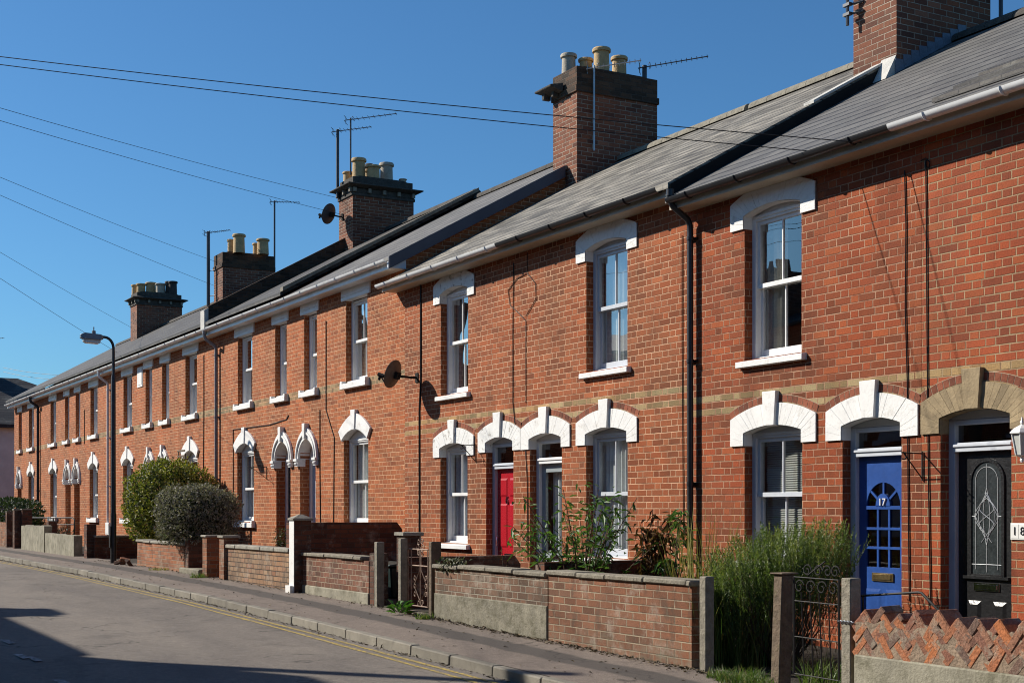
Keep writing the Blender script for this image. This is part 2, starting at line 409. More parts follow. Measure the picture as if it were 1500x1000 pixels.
MAT['woodgrey'] = plain('grey_gate_post', (.25,.225,.175), .85, .3, 12, .012, dirt=(.13,.13,.06), dirtamt=.5)
MAT['blue'] = plain('glossy_blue_paint', (.018,.075,.30), .36, .2, 4, spec=.5)
MAT['reddoor'] = plain('glossy_red_paint', (.42,.012,.022), .28, .08, 4, spec=.5)
MAT['blackdoor'] = plain('black_door_grain', (.014,.014,.015), .33, .25, 12, .003, spec=.5)
MAT['doorgrey'] = plain('grey_green_door', (.30,.34,.35), .4, .1, 4)
MAT['doordark'] = plain('dark_door_paint', (.03,.03,.032), .4, .2, 4)
MAT['chrome'] = plain('chrome', (.75,.76,.78), .12, .05, 5, metal=1)
MAT['brass'] = plain('aged_brass', (.50,.38,.20), .3, .2, 9, metal=1)
MAT['glass'] = glass_mat('window_glass', (.93,.96,.95), 3.4)
MAT['glassclear'] = glass_mat('clear_window_glass', (.94,.96,.95), 1.5)
MAT['glassdark'] = glass_mat('dark_door_glass', (.28,.30,.32), 1.6)
MAT['obscure'] = plain('obscure_glass', (.035,.042,.044), .25, .3, 30, .003, spec=.6)
MAT['leadline'] = plain('lead_came', (.55,.57,.58), .35, .1, 9, metal=.4)
MAT['net'] = plain('white_net_curtain', (.66,.68,.67), .9, .12, 5)
MAT['curtblue'] = plain('pale_blue_curtain', (.42,.47,.54), .9, .15, 5)
MAT['curtbeige'] = plain('beige_curtain', (.52,.49,.43), .9, .15, 5)
MAT['curtdark'] = plain('grey_curtain', (.34,.35,.35), .9, .2, 5)
MAT['blind'] = plain('grey_slatted_blind', (.36,.36,.33), .7, .12, 5)
MAT['room'] = plain('room_wall', (.18,.165,.15), .9, .1, 3)
MAT['plaque'] = plain('white_tile_plaque', (.78,.77,.73), .3, .05, 6)
MAT['ink'] = plain('black_numeral', (.015,.015,.018), .4, .1, 6)
MAT['numwhite'] = plain('white_numeral', (.78,.78,.76), .4, .05, 6)
MAT['bin'] = plain('dark_green_plastic', (.012,.03,.028), .45, .2, 6)
MAT['lampblack'] = plain('black_lamp_paint', (.016,.016,.017), .4, .4, 7, .003, spec=.5, dirt=(.16,.155,.15), dirtamt=.7, dr=(.60,.68))
MAT['lampgrey'] = plain('grey_lantern_metal', (.19,.21,.22), .4, .15, 7, metal=.3)
MAT['lampglass'] = plain('milky_lamp_cover', (.55,.56,.52), .25, .08, 7)
MAT['greyrender'] = plain('grey_rendered_wall', (.66,.65,.60), .9, .12, 2, .006)
MAT['darktile'] = slate_mat('dark_plain_tiles', [(.025,.023,.023),(.04,.036,.034),(.075,.068,.06),(.035,.03,.028)], gz_=.13, w=.33, lich=.35, line=.2)
MAT['yellow'] = plain('worn_yellow_line', (.46,.33,.07), .85, .35, 14, .003, dirt=(.13,.115,.10), dirtamt=.95, dr=(.44,.60))
MAT['worn'] = plain('worn_white_mark', (.42,.41,.39), .85, .3, 14, .003, dirt=(.12,.11,.105), dirtamt=.95, dr=(.44,.54))
MAT['soil'] = plain('garden_soil', (.045,.037,.026), .95, .5, 3, .03)
MAT['litter'] = plain('dry_leaf', (.13,.10,.055), .85, .3, 9, rnd=.8)
MAT['farground'] = plain('ground_earth', (.10,.09,.07), .95, .3, .5, .02)

REUSED=[(.14,.078,.058),(.26,.115,.075),(.18,.10,.075),(.44,.16,.065),(.22,.125,.09),(.15,.10,.08),(.32,.16,.10),(.40,.15,.07)]
_t=NT('reused_brick'); _P=_t.pos(); _c=_t.ramp(_t.attr(),[(i/(len(REUSED)-1),c) for i,c in enumerate(REUSED)])
_f=_t.noise(_P,45,4,.65)
_c=_t.mix(.8,_c,_t.ramp(_f,[(.3,(.55,.55,.55)),(.7,(1.35,1.3,1.25))]),'MULTIPLY')
_c=_t.mix(_t.m('MULTIPLY',_t.rng(_t.noise(_P,7,5,.7),.53,.64),.65),_c,(.30,.26,.20))
MAT['reused']=_t.bsdf(_c,.9,_t.bump(_f,.012,1.0),spec=.2)
MAT['leafvar']=leaf_mat('variegated_leaf',[(.05,.08,.016),(.11,.145,.022),(.22,.23,.04),(.50,.45,.10),(.16,.18,.03),(.08,.115,.018)],.5)
MAT['leafpurple']=leaf_mat('grey_purple_leaf',[(.09,.095,.08),(.17,.16,.135),(.33,.30,.26),(.14,.12,.10),(.12,.13,.08)],.5)
MAT['leafbright']=leaf_mat('bright_green_leaf',[(.04,.11,.015),(.07,.17,.025),(.10,.22,.04)],.4,.35)
MAT['leafhedge']=leaf_mat('dark_hedge_leaf',[(.012,.025,.010),(.02,.04,.014),(.035,.06,.018)],.5)
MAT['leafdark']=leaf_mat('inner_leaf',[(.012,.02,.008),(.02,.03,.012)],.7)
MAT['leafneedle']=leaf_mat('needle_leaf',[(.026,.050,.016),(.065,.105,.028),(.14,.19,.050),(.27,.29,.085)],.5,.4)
MAT['leafdull']=leaf_mat('dull_green_leaf',[(.04,.05,.02),(.07,.08,.03),(.10,.09,.045)],.6)
MAT['leafbamboo']=leaf_mat('bamboo_leaf',[(.04,.10,.025),(.07,.15,.035),(.12,.22,.055),(.06,.10,.03)],.5,.35)
MAT['leafdead']=leaf_mat('withered_leaf',[(.07,.035,.015),(.12,.06,.025),(.17,.09,.04),(.05,.045,.02)],.7)
MAT['strawgrass']=leaf_mat('straw_grass',[(.28,.21,.08),(.42,.33,.13),(.32,.31,.07),(.16,.19,.04)],.7)
MAT['greengrass']=leaf_mat('green_grass',[(.05,.11,.02),(.09,.16,.03),(.14,.18,.05),(.20,.18,.07)],.5,.35)
MAT['twig']=plain('brown_twig',(.07,.05,.035),.9,.3,9)
MAT['twigred']=plain('reddish_cane',(.11,.06,.035),.8,.3,9)

def asphalt(name, base, warm, patch=None, crack=True):
    t = NT(name); P = t.pos(); x,y,z = t.sep(P)
    agg = t.noise(P, 95, 2, .7)
    n2 = t.noise(P, 14, 5, .65); n3 = t.noise(t.vmul(P,(.35,1,1)), 1.1, 5, .6)
    c = t.mix(t.rng(n3,.35,.65), base, warm)
    blot = t.rng(t.noise(P, .8, 6, .72), .56, .66)
    c = t.mix(t.m('MULTIPLY', blot, .38), c, (.055,.05,.047))
    c = t.mix(.85, c, t.ramp(agg, [(.32,(.55,.55,.55)),(.5,(1,1,1)),(.72,(1.75,1.7,1.6))]), 'MULTIPLY')
    c = t.mix(.6, c, t.ramp(n2, [(.3,(.72,.72,.72)),(.7,(1.25,1.25,1.25))]), 'MULTIPLY')
    if patch:
        y0,y1,pc = patch
        yy = t.m('ADD', y, t.m('MULTIPLY', t.m('SUBTRACT', t.noise(P,1.5,3),.5), .22))
        pm = t.m('MULTIPLY', t.rng(yy,y0-.03,y0+.03), t.rng(yy,y1+.03,y1-.03))
        c = t.mix(t.m('MULTIPLY',pm,.9), c, t.mix(.8, pc, t.ramp(agg,[(.3,(.7,.7,.7)),(.7,(1.3,1.3,1.3))]), 'MULTIPLY'))
    if crack:
        vo = t.n('ShaderNodeTexVoronoi', feature='DISTANCE_TO_EDGE'); vo.inputs['Scale'].default_value = .42
        wv = t.n('ShaderNodeVectorMath', operation='ADD'); t.set(wv.inputs[0], P)
        nn = t.n('ShaderNodeTexNoise'); nn.inputs['Scale'].default_value = 1.6; t.set(nn.inputs['Vector'], P)
        sc_ = t.n('ShaderNodeVectorMath', operation='SCALE'); t.set(sc_.inputs[0], nn.outputs[1]); sc_.inputs['Scale'].default_value = 1.2
        t.set(wv.inputs[1], sc_.outputs[0]); t.set(vo.inputs['Vector'], wv.outputs[0])
        ck = t.m('MULTIPLY', t.rng(vo.outputs[0], .010, .0), t.rng(t.noise(P,.7,2),.48,.56))
        c = t.mix(t.m('MULTIPLY',ck,.65), c, (.03,.028,.026))
    return t.bsdf(c, .9, t.bump(t.m('ADD', agg, t.m('MULTIPLY', n2, .8)), .006, .9), spec=.25)
MAT['road'] = asphalt('road_asphalt', (.140,.123,.108), (.195,.170,.144))
MAT['pave'] = asphalt('pavement_asphalt', (.155,.128,.108), (.205,.168,.140), patch=(-2.98,-2.62,(.078,.068,.060)))

# ------------------------------------------------------------------ ground
def strip(name, mat, ya, yb, za, zb, x0=-160, x1=60, step=1.0, sub=1):
    b = MB(); n = int((x1-x0)/step)
    for i in range(n+1):
        x = x0 + (x1-x0)*i/n
        for j in range(sub+1):
            s = j/sub
            b.v.append((x, ya+(yb-ya)*s, gz(x)+za+(zb-za)*s))
    w = sub+1
    for i in range(n):
        for j in range(sub):
            b.f.append((i*w+j, (i+1)*w+j, (i+1)*w+j+1, i*w+j+1)); b.r.append(R.random())
    return kind(b.build(name, mat, origin=(0,0,-1.5)), 'structure')

KY = -3.68     # outer face of the kerb
b = MB(); b.add([(-900,-900,-2.6),(900,-900,-2.6),(900,900,-2.6),(-900,900,-2.6)], [(0,1,2,3)])
kind(b.build('ground', MAT['farground'], origin=(0,0,-2.6)), 'structure')
strip('road', MAT['road'], -9.4, KY+.06, -.20, -.135, sub=4)
strip('pavement', MAT['pave'], KY+.125, -2.0, -.035, .0)
strip('pavement_opposite', MAT['pave'], -13.2, -9.5, .0, -.05)
strip('garden_ground', MAT['soil'], -2.2, .3, -.02, .03)
strip('rear_ground', MAT['soil'], 8.0, 60, -.05, -.05)
strip('rear_ground_opposite', MAT['soil'], -60, -12.9, -.05, -.05)
def kerb(ya, yb, name, x0=-110, x1=20):
    k = MB(); x = x0
    while x < x1:
        L = .91; a, c = x+.004, x+L-.004
        dz = R.uniform(-.006,.006); dy = R.uniform(-.004,.004)
        za, zc = gz(a)-.03+dz, gz(c)-.03+dz
        zb_ = -.35
        lo = ya+dy; hi = yb+dy
        vs = [(a,lo+.0,za+zb_),(c,lo+.0,zc+zb_),(c,hi,zc+zb_),(a,hi,za+zb_),
              (a,lo+.012,za),(c,lo+.012,zc),(c,hi,za*0+zc),(a,hi,za)]
        k.add(vs, [(0,3,2,1),(4,5,6,7),(0,1,5,4),(1,2,6,5),(2,3,7,6),(3,0,4,7)], R.random())
        x += L
    o = k.build(name, MAT['kerb'], origin=(0,0,-1.5), bevel=.012); return kind(o,'structure')
kerb(KY, KY+.125, 'kerb')
kerb(-9.52, -9.39, 'kerb_opposite')
def line_mark(y0, y1, name, mat, x0=-60, x1=6):
    b = MB(); n = 200
    for i in range(n+1):
        x = x0+(x1-x0)*i/n
        for y in (y0,y1):
            yy = y + .006*math.sin(x*1.7+y*30)
            s = (yy+9.4)/(KY+.06+9.4)
            b.v.append((x, yy, gz(x)-.20+.065*s+.004))
    for i in range(n):
        b.f.append((2*i,2*i+2,2*i+3,2*i+1)); b.r.append(R.random())
    return kind(b.build(name, mat, origin=(0,0,-1.5)), 'structure')
line_mark(KY-.20, KY-.145, 'yellow_line', MAT['yellow'])
line_mark(KY-.34, KY-.285, 'yellow_line', MAT['yellow'])

# ------------------------------------------------------------------ openings
def arc(x0, x1, zs, rise, n=10):
    """segmental arc points from left spring to right spring"""
    w = (x1-x0)/2; xm = (x0+x1)/2
    if rise < 1e-4: return [(x0,zs),(x1,zs)]
    r = (w*w+rise*rise)/(2*rise); cz = zs+rise-r
    a = math.asin(w/r)
    if rise > w: a = math.pi-a
    return [(xm+r*math.sin(-a+2*a*i/n), cz+r*math.cos(-a+2*a*i/n)) for i in range(n+1)]
def bez(p0,p1,p2,n=8):
    return [((1-t)**2*p0[0]+2*t*(1-t)*p1[0]+t*t*p2[0], (1-t)**2*p0[1]+2*t*(1-t)*p1[1]+t*t*p2[1]) for t in [i/n for i in range(n+1)]]
def pointed(x0,x1,zs,apex,ctrlz,n=7):
    xm=(x0+x1)/2
    l = bez((x0,zs),(x0,ctrlz),(xm,apex),n); r = bez((xm,apex),(x1,ctrlz),(x1,zs),n)
    return l + r[1:]

def head_line(o):
    if o['head']=='flat': return [(o['x0'],o['zs']),(o['x1'],o['zs'])]
    if o['head']=='seg': return arc(o['x0'],o['x1'],o['zs'],o['rise'])
    return pointed(o['x0'],o['x1'],o['zs'],o['zs']+o['rise'],o['zs']+o['rise']*.72)
def outline(o, g=0.0):
    """opening polygon, grown by g"""
    h = head_line(o); xm=(o['x0']+o['x1'])/2
    pts = [(o['x0']-g,o['z0']-g),(o['x1']+g,o['z0']-g)]
    for (x,z) in h[::-1]:
        s = (x-xm)/((o['x1']-o['x0'])/2)
        pts.append((x+g*s, z+g*(1 if o['head']!='flat' else 1)))
    return pts

RD = .11
def lintel_seg(root, o, mat, ring=True, zb_drop=.14, sh=.235, out_s=.16, out_c=.155, key=True, merge_l=0, merge_r=0):
    """painted segmental arch with shoulders, keystone and a ring of red headers over it"""
    x0,x1,zs,rise = o['x0'],o['x1'],o['zs'],o['rise']
    xo0, xo1 = x0-sh+merge_l, x1+sh-merge_r
    zb = zs-zb_drop; zo = zs+out_s
    inner = arc(x0,x1,zs,rise,16); outer = arc(xo0,xo1,zo,out_c,16)
    b = MB()
    b.prism([(xo0,zb),(x0,zb)]+inner+[(x1,zb),(xo1,zb)]+outer[::-1], -.014, .0)
    g = .0008
    for i in range(16):
        (a0,c0),(a1,c1) = inner[i],inner[i+1]; (e0,h0),(e1,h1) = outer[i],outer[i+1]
        b.prism([(a0+g,c0),(a1-g,c1),(e1-g,h1),(e0+g,h0)], -.021-R.random()*.004, -.003)
    nleg = 3
    for (xa,xb_,za_,zbb) in ((xo0,x0,zo,zs),(xo1,x1,zo,zs)):
        # courses of the shoulder
        for k in range(nleg):
            t0,t1 = k/nleg,(k+1)/nleg
            l0,l1 = zb+(za_-zb)*t0, zb+(za_-zb)*t1
            r0,r1 = zb+(zbb-zb)*t0, zb+(zbb-zb)*t1
            b.prism([(xa,l0+g),(xb_,r0+g),(xb_,r1-g),(xa,l1-g)], -.021-R.random()*.003, -.003)
    # painted soffit lining
    e = .004
    lin = [(x0,zb)]+inner+[(x1,zb)]
    xm=(x0+x1)/2
    li = [(x+(e if x<xm-.02 else -e if x>xm+.02 else 0), z-(e if i not in (0,len(lin)-1) else 0)) for i,(x,z) in enumerate(lin)]
    for (p0,p1) in zip(li,li[1:]):
        b.add([(p0[0],-.012,p0[1]),(p1[0],-.012,p1[1]),(p1[0],RD,p1[1]),(p0[0],RD,p0[1])],[(0,1,2,3)])
    lo = b.build('lintel', mat, root, bevel=.002)
    if key:
        k = MB(); xm=(x0+x1)/2; kt = zo+out_c+.125; kb = zs+rise-.005
        wb,wt = .085,.115
        k.prism([(xm-wb,kb),(xm+wb,kb),(xm+wt,kt),(xm-wt,kt)], -.058, -.002)
        k.build('keystone', mat, lo, bevel=.004)
    if ring:
        r = MB(); w=.072
        o2 = arc(xo0,xo1,zo+.012,out_c,18)
        xm=(xo0+xo1)/2
        for i in range(18):
            (a0,c0),(a1,c1) = o2[i],o2[i+1]
            def up(x,z):
                s=(x-xm)/((xo1-xo0)/2); return (x+w*.45*s, z+w)
            q0,q1 = up(a0,c0),up(a1,c1)
            m0=((a0+.004),c0); 
            r.prism([(a0+.004,c0),(a1-.004,c1),(q1[0]-.004,q1[1]),(q0[0]+.004,q0[1])], -.005, .002)
        r.build('arch_ring', MAT['ringred'], root)
        r2 = MB()
        top = [(x+w*.45*((x-xm)/((xo1-xo0)/2)), z+w+.006) for x,z in o2]
        r2.prism([(x,z-.004) for x,z in o2]+top[::-1], -.0025, .001)
        r2.build('arch_mortar', MAT['mortar'], root)
    return lo

def lintel_ogee(root, o, mat):
    """bold white pointed head of the far terrace's ground-floor windows"""
    x0,x1,zs,rise = o['x0'],o['x1'],o['zs'],o['rise']; xm=(x0+x1)/2
    inner = head_line(o)
    sh = .17; zsh = zs+.16; ap = zs+.46
    L = bez((x0-sh,zsh),(x0+.08,zs+.36),(xm-.10,ap)); Rr = [(2*xm-x,z) for x,z in L][::-1]
    b = MB()
    b.prism(inner + [(x1+.02,zs-.03)] + Rr[::-1] + L[::-1] + [(x0-.02,zs-.03)], -.045, .0)
    e=.004
    for (p0,p1) in zip(inner,inner[1:]):
        b.add([(p0[0],-.045,p0[1]-e),(p1[0],-.045,p1[1]-e),(p1[0],RD,p1[1]-e),(p0[0],RD,p0[1]-e)],[(0,1,2,3)])
    lo = b.build('lintel', mat, root, bevel=.004)
    k = MB(); k.prism([(xm-.065,zs+rise-.01),(xm+.065,zs+rise-.01),(xm+.105,ap+.07),(xm-.105,ap+.07)], -.068, -.002)
    k.build('keystone', mat, lo, bevel=.004)

def lintel_gothic(root, o, mat):
    """moulded pointed arch on carved imposts over a far-terrace door"""
    x0,x1,zs,rise = o['x0'],o['x1'],o['zs'],o['rise']; xm=(x0+x1)/2
    b = MB()
    inner = pointed(x0,x1,zs,zs+rise,zs+rise*.72,9)
    def band(d0,d1,ya):
        a = pointed(x0-d0,x1+d0,zs,zs+rise+d0*1.45,zs+rise*.72+d0,9)
        c = pointed(x0-d1,x1+d1,zs,zs+rise+d1*1.45,zs+rise*.72+d1,9)
        b.prism(a+c[::-1], ya, .0)
    band(0.0,.065,-.045); band(.066,.10,-.075); band(.101,.155,-.055)
    for (p0,p1) in zip(inner,inner[1:]):
        b.add([(p0[0],-.045,p0[1]-.004),(p1[0],-.045,p1[1]-.004),(p1[0],.2,p1[1]-.004),(p0[0],.2,p0[1]-.004)],[(0,1,2,3)])
    lo = b.build('arch', mat, root, bevel=.004)
    k = MB(); kb, kt = zs+rise-.01, zs+rise+.29
    k.prism([(xm-.05,kb),(xm+.05,kb),(xm+.075,kt),(xm-.075,kt)], -.10, -.002); k.build('keystone', mat, lo, bevel=.005)
    for xa,xb_ in ((x0-.17,x0+.02),(x1-.02,x1+.17)):
        i = MB(); i.box(xa,xb_,-.085,.11,zs-.05,zs+.002); i.box(xa+.02,xb_-.02 if xa>xm else xb_-.004,-.06,.11,zs-.155,zs-.051)
        for q in range(3):
            t=(xa+xb_)/2+(q-1)*.045; i.lathe([(0.001,-.03),(.022,-.02),(.026,0),(.022,.02),(.001,.03)],(t,-.062,zs-.10),8)
        i.build('impost', mat, lo, bevel=.004)

def curtain(b, x0,x1,z0,z1,y,amp=.03,wl=.12):
    n = max(6,int((x1-x0)/.018)); vs=[]; ph=R.random()*6
    for i in range(n+1):
        x=x0+(x1-x0)*i/n
        yy=y+amp*math.sin(2*math.pi*(x/wl)+ph)+amp*.4*math.sin(2*math.pi*x/(wl*.43)+ph*2)
        vs += [(x,yy,z0),(x,yy,z1)]
    b.add(vs, [(2*i,2*i+2,2*i+3,2*i+1) for i in range(n)])

def window(root, o, frame_mat, sill_mat, bars=True, cur='net', sill_p=.07, sill_h=.09, sill_e=.085, stooled=False, sash_split=.52, gable=True):
    x0,x1,z0,zs = o['x0'],o['x1'],o['z0'],o['zs']
    b = MB(); fy = RD
    jw = .062
    zt = zs-.015
    b.box(x0-.02,x0+jw,fy,fy+.13,z0-.01,zt+.004)
    b.box(x1-jw,x1+.02,fy,fy+.13,z0-.01,zt+.004)
    b.box(x0+jw,x1-jw,fy+.003,fy+.13,zt-.04,zt)
    b.box(x0+jw,x1-jw,fy+.003,fy+.13,z0-.01,z0+.03)
    if o['head']!='flat':     # timber head filling the arch
        hl = head_line(o); xm=(x0+x1)/2
        b.prism([(x0-.02,zt+.006),(x1+.02,zt+.006)]+[(x+.02*((x-xm)/((x1-x0)/2)), z+.02) for x,z in hl][::-1], fy+.012, fy+.06)
        b.box(x0+.02,x1-.02,fy-.012,fy+.012,zt-.012,zt+.02)
    zm = z0+(zt-z0)*sash_split
    ix0,ix1 = x0+jw,x1-jw
    s=.042
    ya,yb = fy+.03, fy+.07        # upper sash outside
    b.box(ix0,ix0+s,ya,yb,zm,zt-.041); b.box(ix1-s,ix1,ya,yb,zm,zt-.041)
    b.box(ix0+s,ix1-s,ya+.002,yb,zt-.085,zt-.041); b.box(ix0,ix1,ya-.004,yb,zm-.03,zm+.022)
    y2,y3 = fy+.073, fy+.113
    b.box(ix0,ix0+s,y2,y3,z0+.031,zm+.02); b.box(ix1-s,ix1,y2,y3,z0+.031,zm+.02)
    b.box(ix0+s,ix1-s,y2+.002,y3,z0+.031,z0+.115)
    b.box(ix0+s,ix1-s,y2+.002,y3,zm-.028,zm+.018)
    if bars:
        xm=(x0+x1)/2
        b.box(xm-.011,xm+.011,ya+.006,yb-.004,zm+.02,zt-.08); b.box(xm-.011,xm+.011,y2+.006,y3-.004,z0+.11,zm-.02)
    w = b.build('window', frame_mat, root, bevel=.003)
    g = MB()
    for (yy,za_,zb_) in ((ya+.02,zm,zt-.06),(y2+.02,z0+.06,zm)):
        g.add([(ix0+s*.5,yy,za_),(ix1-s*.5,yy,za_),(ix1-s*.5,yy,zb_),(ix0+s*.5,yy,zb_)],[(0,1,2,3)])
    g.build('pane', MAT['glass' if z0>1.2 else 'glassclear'], w)
    # sill
    sl = MB()
    sl.xprism([(-sill_p,z0-sill_h),(-sill_p,z0-.022),(RD+.02,z0+.012),(RD+.02,z0-sill_h)], x0-sill_e, x1+sill_e)
    if stooled:
        sl.box(x0-.0,x1,.02,RD+.01,z0+.0,z0+.03)
        for xa,xb_ in ((x0-sill_e,x0-.0),(x1+.0,x1+sill_e)): sl.box(xa+.002,xb_-.001,-sill_p+.004,-.001,z0-.03,z0+.03)
    sl.build('sill', sill_mat, w, bevel=.006)
    if cur:
        cy = fy+.155
        c = MB(); W=ix1-ix0
        if cur=='net': curtain(c, ix0-.03,ix1+.03,z0,zt,cy,.018,.09); m=MAT['net']
        elif cur=='blue': curtain(c, ix0-.03,ix1+.03,z0,zt,cy,.028,.13); m=MAT['curtblue']
        elif cur=='sides': curtain(c, ix0-.06,ix0+W*.33,z0,zt,cy,.03,.11); curtain(c, ix1-W*.30,ix1+.06,z0,zt,cy,.03,.11); m=MAT['curtblue']
        elif cur=='beige': curtain(c, ix0-.06,ix0+W*.42,z0,zt,cy,.03,.11); curtain(c, ix1-W*.2,ix1+.06,z0,zt,cy,.03,.11); m=MAT['curtbeige']
        elif cur=='grey': curtain(c, ix0-.06,ix0+W*.3,z0,zt,cy,.03,.13); curtain(c, ix1-W*.35,ix1+.06,z0,zt,cy,.03,.13); m=MAT['curtdark']
        elif cur=='half': curtain(c, ix0-.03,ix1+.03,z0,zm,cy,.02,.08); m=MAT['net']
        elif cur=='blind':
            z=z0
            while z<zt:
                c.add([(ix0,cy,z),(ix1,cy,z),(ix1,cy+.018,z+.021),(ix0,cy+.018,z+.021)],[(0,1,2,3)]); z+=.025
            m=MAT['blind']
        c.build('blind' if cur=='blind' else 'curtain', m, w, smooth=None if cur=='blind' else 60)
    return w

# ------------------------------------------------------------------ lettering
def text_mesh(txt, size, thick):
    cu = bpy.data.curves.new('numeral','FONT'); cu.body = txt; cu.size = size; cu.extrude = thick/2
    cu.align_x='CENTER'; cu.align_y='CENTER'
    ob = bpy.data.objects.new('numeral', cu); COL.objects.link(ob)
    dg = bpy.context.evaluated_depsgraph_get(); dg.update()
    me = ob.evaluated_get(dg).to_mesh()
    vs = [v.co.copy() for v in me.vertices]; fs = [list(f.vertices) for f in me.polygons]
    ob.evaluated_get(dg).to_mesh_clear()
    bpy.data.objects.remove(ob); bpy.data.curves.remove(cu)
    return vs, fs
def numerals(name, txt, size, x, y, z, mat, parent, thick=.012, bold=0.0, sx=1.0):
    vs,fs = text_mesh(txt,size,thick)
    b = MB(); b.add([(x+v.x*sx, y-v.z, z+v.y) for v in vs], fs)
    return b.build(name, mat, parent)

# ------------------------------------------------------------------ doors
def door_case(root, o, zt, frame_mat, fan=True, jw=.075, y=RD):
    """frame, transom and fanlight; returns inner rectangle"""
    x0,x1,z0,zs = o['x0'],o['x1'],o['z0'],o['zs']
    b = MB()
    b.box(x0-.02,x0+jw,y,y+.12,z0,zs-.02); b.box(x1-jw,x1+.02,y,y+.12,z0,zs-.02)
    b.box(x0+jw,x1-jw,y-.02,y+.12,zt,zt+.085)             # transom
    b.box(x0+jw+.001,x1-jw-.001,y-.035,y-.018,zt+.045,zt+.07)
    b.box(x0+jw,x1-jw,y+.003,y+.12,zs-.065,zs-.02)
    hl = head_line(o); xm=(x0+x1)/2
    if o['head']=='seg':
        b.prism([(x0-.02,zs-.017),(x1+.02,zs-.017)]+[(x+.02*((x-xm)/((x1-x0)/2)), z+.02) for x,z in hl][::-1], y+.012, y+.06)
    f = b.build('door_frame', frame_mat, root, bevel=.004)
    g = MB(); g.add([(x0+jw,y+.05,zt+.08),(x1-jw,y+.05,zt+.08),(x1-jw,y+.05,zs-.06),(x0+jw,y+.05,zs-.06)],[(0,1,2,3)])
    g.build('fanlight', MAT['glassdark'], f)
    return x0+jw, x1-jw, z0, zt

def panel(b, x0,x1,z0,z1,y,d=.012,m=.03):
    b.add([(x0,y,z0),(x1,y,z0),(x1,y,z1),(x0,y,z1),(x0+m,y-d,z0+m),(x1-m,y-d,z0+m),(x1-m,y-d,z1-m),(x0+m,y-d,z1-m)],
          [(4,5,6,7),(0,1,5,4),(1,2,6,5),(2,3,7,6),(3,0,4,7)])

def letterbox(parent, xc, z, y, mat, w=.25, h=.065):
    b = MB(); b.box(xc-w/2,xc+w/2,y-.012,y,z-h/2,z+h/2); b.box(xc-w/2+.025,xc+w/2-.025,y-.02,y-.011,z-h/2+.016,z+h/2-.012)
    b.build('letterbox', mat, parent, bevel=.003)

def door_red(root, o):
    a,c,z0,zt = door_case(root,o,o['zt'],MAT['greypaint'])
    y=RD+.05; b=MB(); b.box(a,c,y,y+.045,z0,zt)
    w=c-a; xm=(a+c)/2
    for xa,xb_ in ((a+.09,xm-.035),(xm+.035,c-.09)):
        panel(b,xa,xb_,zt-.42,zt-.14,y); panel(b,xa,xb_,zt-1.18,zt-.52,y); panel(b,xa,xb_,z0+.12,zt-1.42,y)
    d=b.build('door', MAT['reddoor'], root, bevel=.002); d['label']='glossy red panelled front door'
    numerals('door_number','6',.17,a+.50*w-.04,y-.012,zt-.47,MAT['chrome'],d)
    letterbox(d,xm,zt-1.3,y,MAT['chrome'])
    h=MB(); h.tube([(a+.05,y-.005,zt-1.15),(a+.05,y-.05,zt-1.15),(a+.05,y-.05,zt-1.02),(a+.05,y-.005,zt-1.02)],.009,8); h.build('handle',MAT['chrome'],d,smooth=50)

def door_glazed(root, o):
    a,c,z0,zt = door_case(root,o,o['zt'],MAT['white'])
    y=RD+.05; b=MB(); xm=(a+c)/2
    b.box(a,a+.10,y,y+.045,z0,zt); b.box(c-.10,c,y,y+.045,z0,zt)
    b.box(a+.10,c-.10,y+.002,y+.045,zt-.12,zt); b.box(a+.10,c-.10,y+.002,y+.045,z0,z0+.75)
    panel(b,a+.16,c-.16,z0+.1,z0+.65,y+.001)
    d=b.build('door',MAT['doorgrey'],root,bevel=.002)
    g=MB(); g.add([(a+.10,y+.02,z0+.75),(c-.10,y+.02,z0+.75),(c-.10,y+.02,zt-.12),(a+.10,y+.02,zt-.12)],[(0,1,2,3)]); g.build('pane',MAT['glassclear'],d)
    k=MB(); curtain(k,a+.1,c-.1,z0+.72,zt-.1,y+.12,.012,.07); k.build('curtain',MAT['net'],d,smooth=60)
    letterbox(d,xm,z0+.69,y,MAT['chrome'])

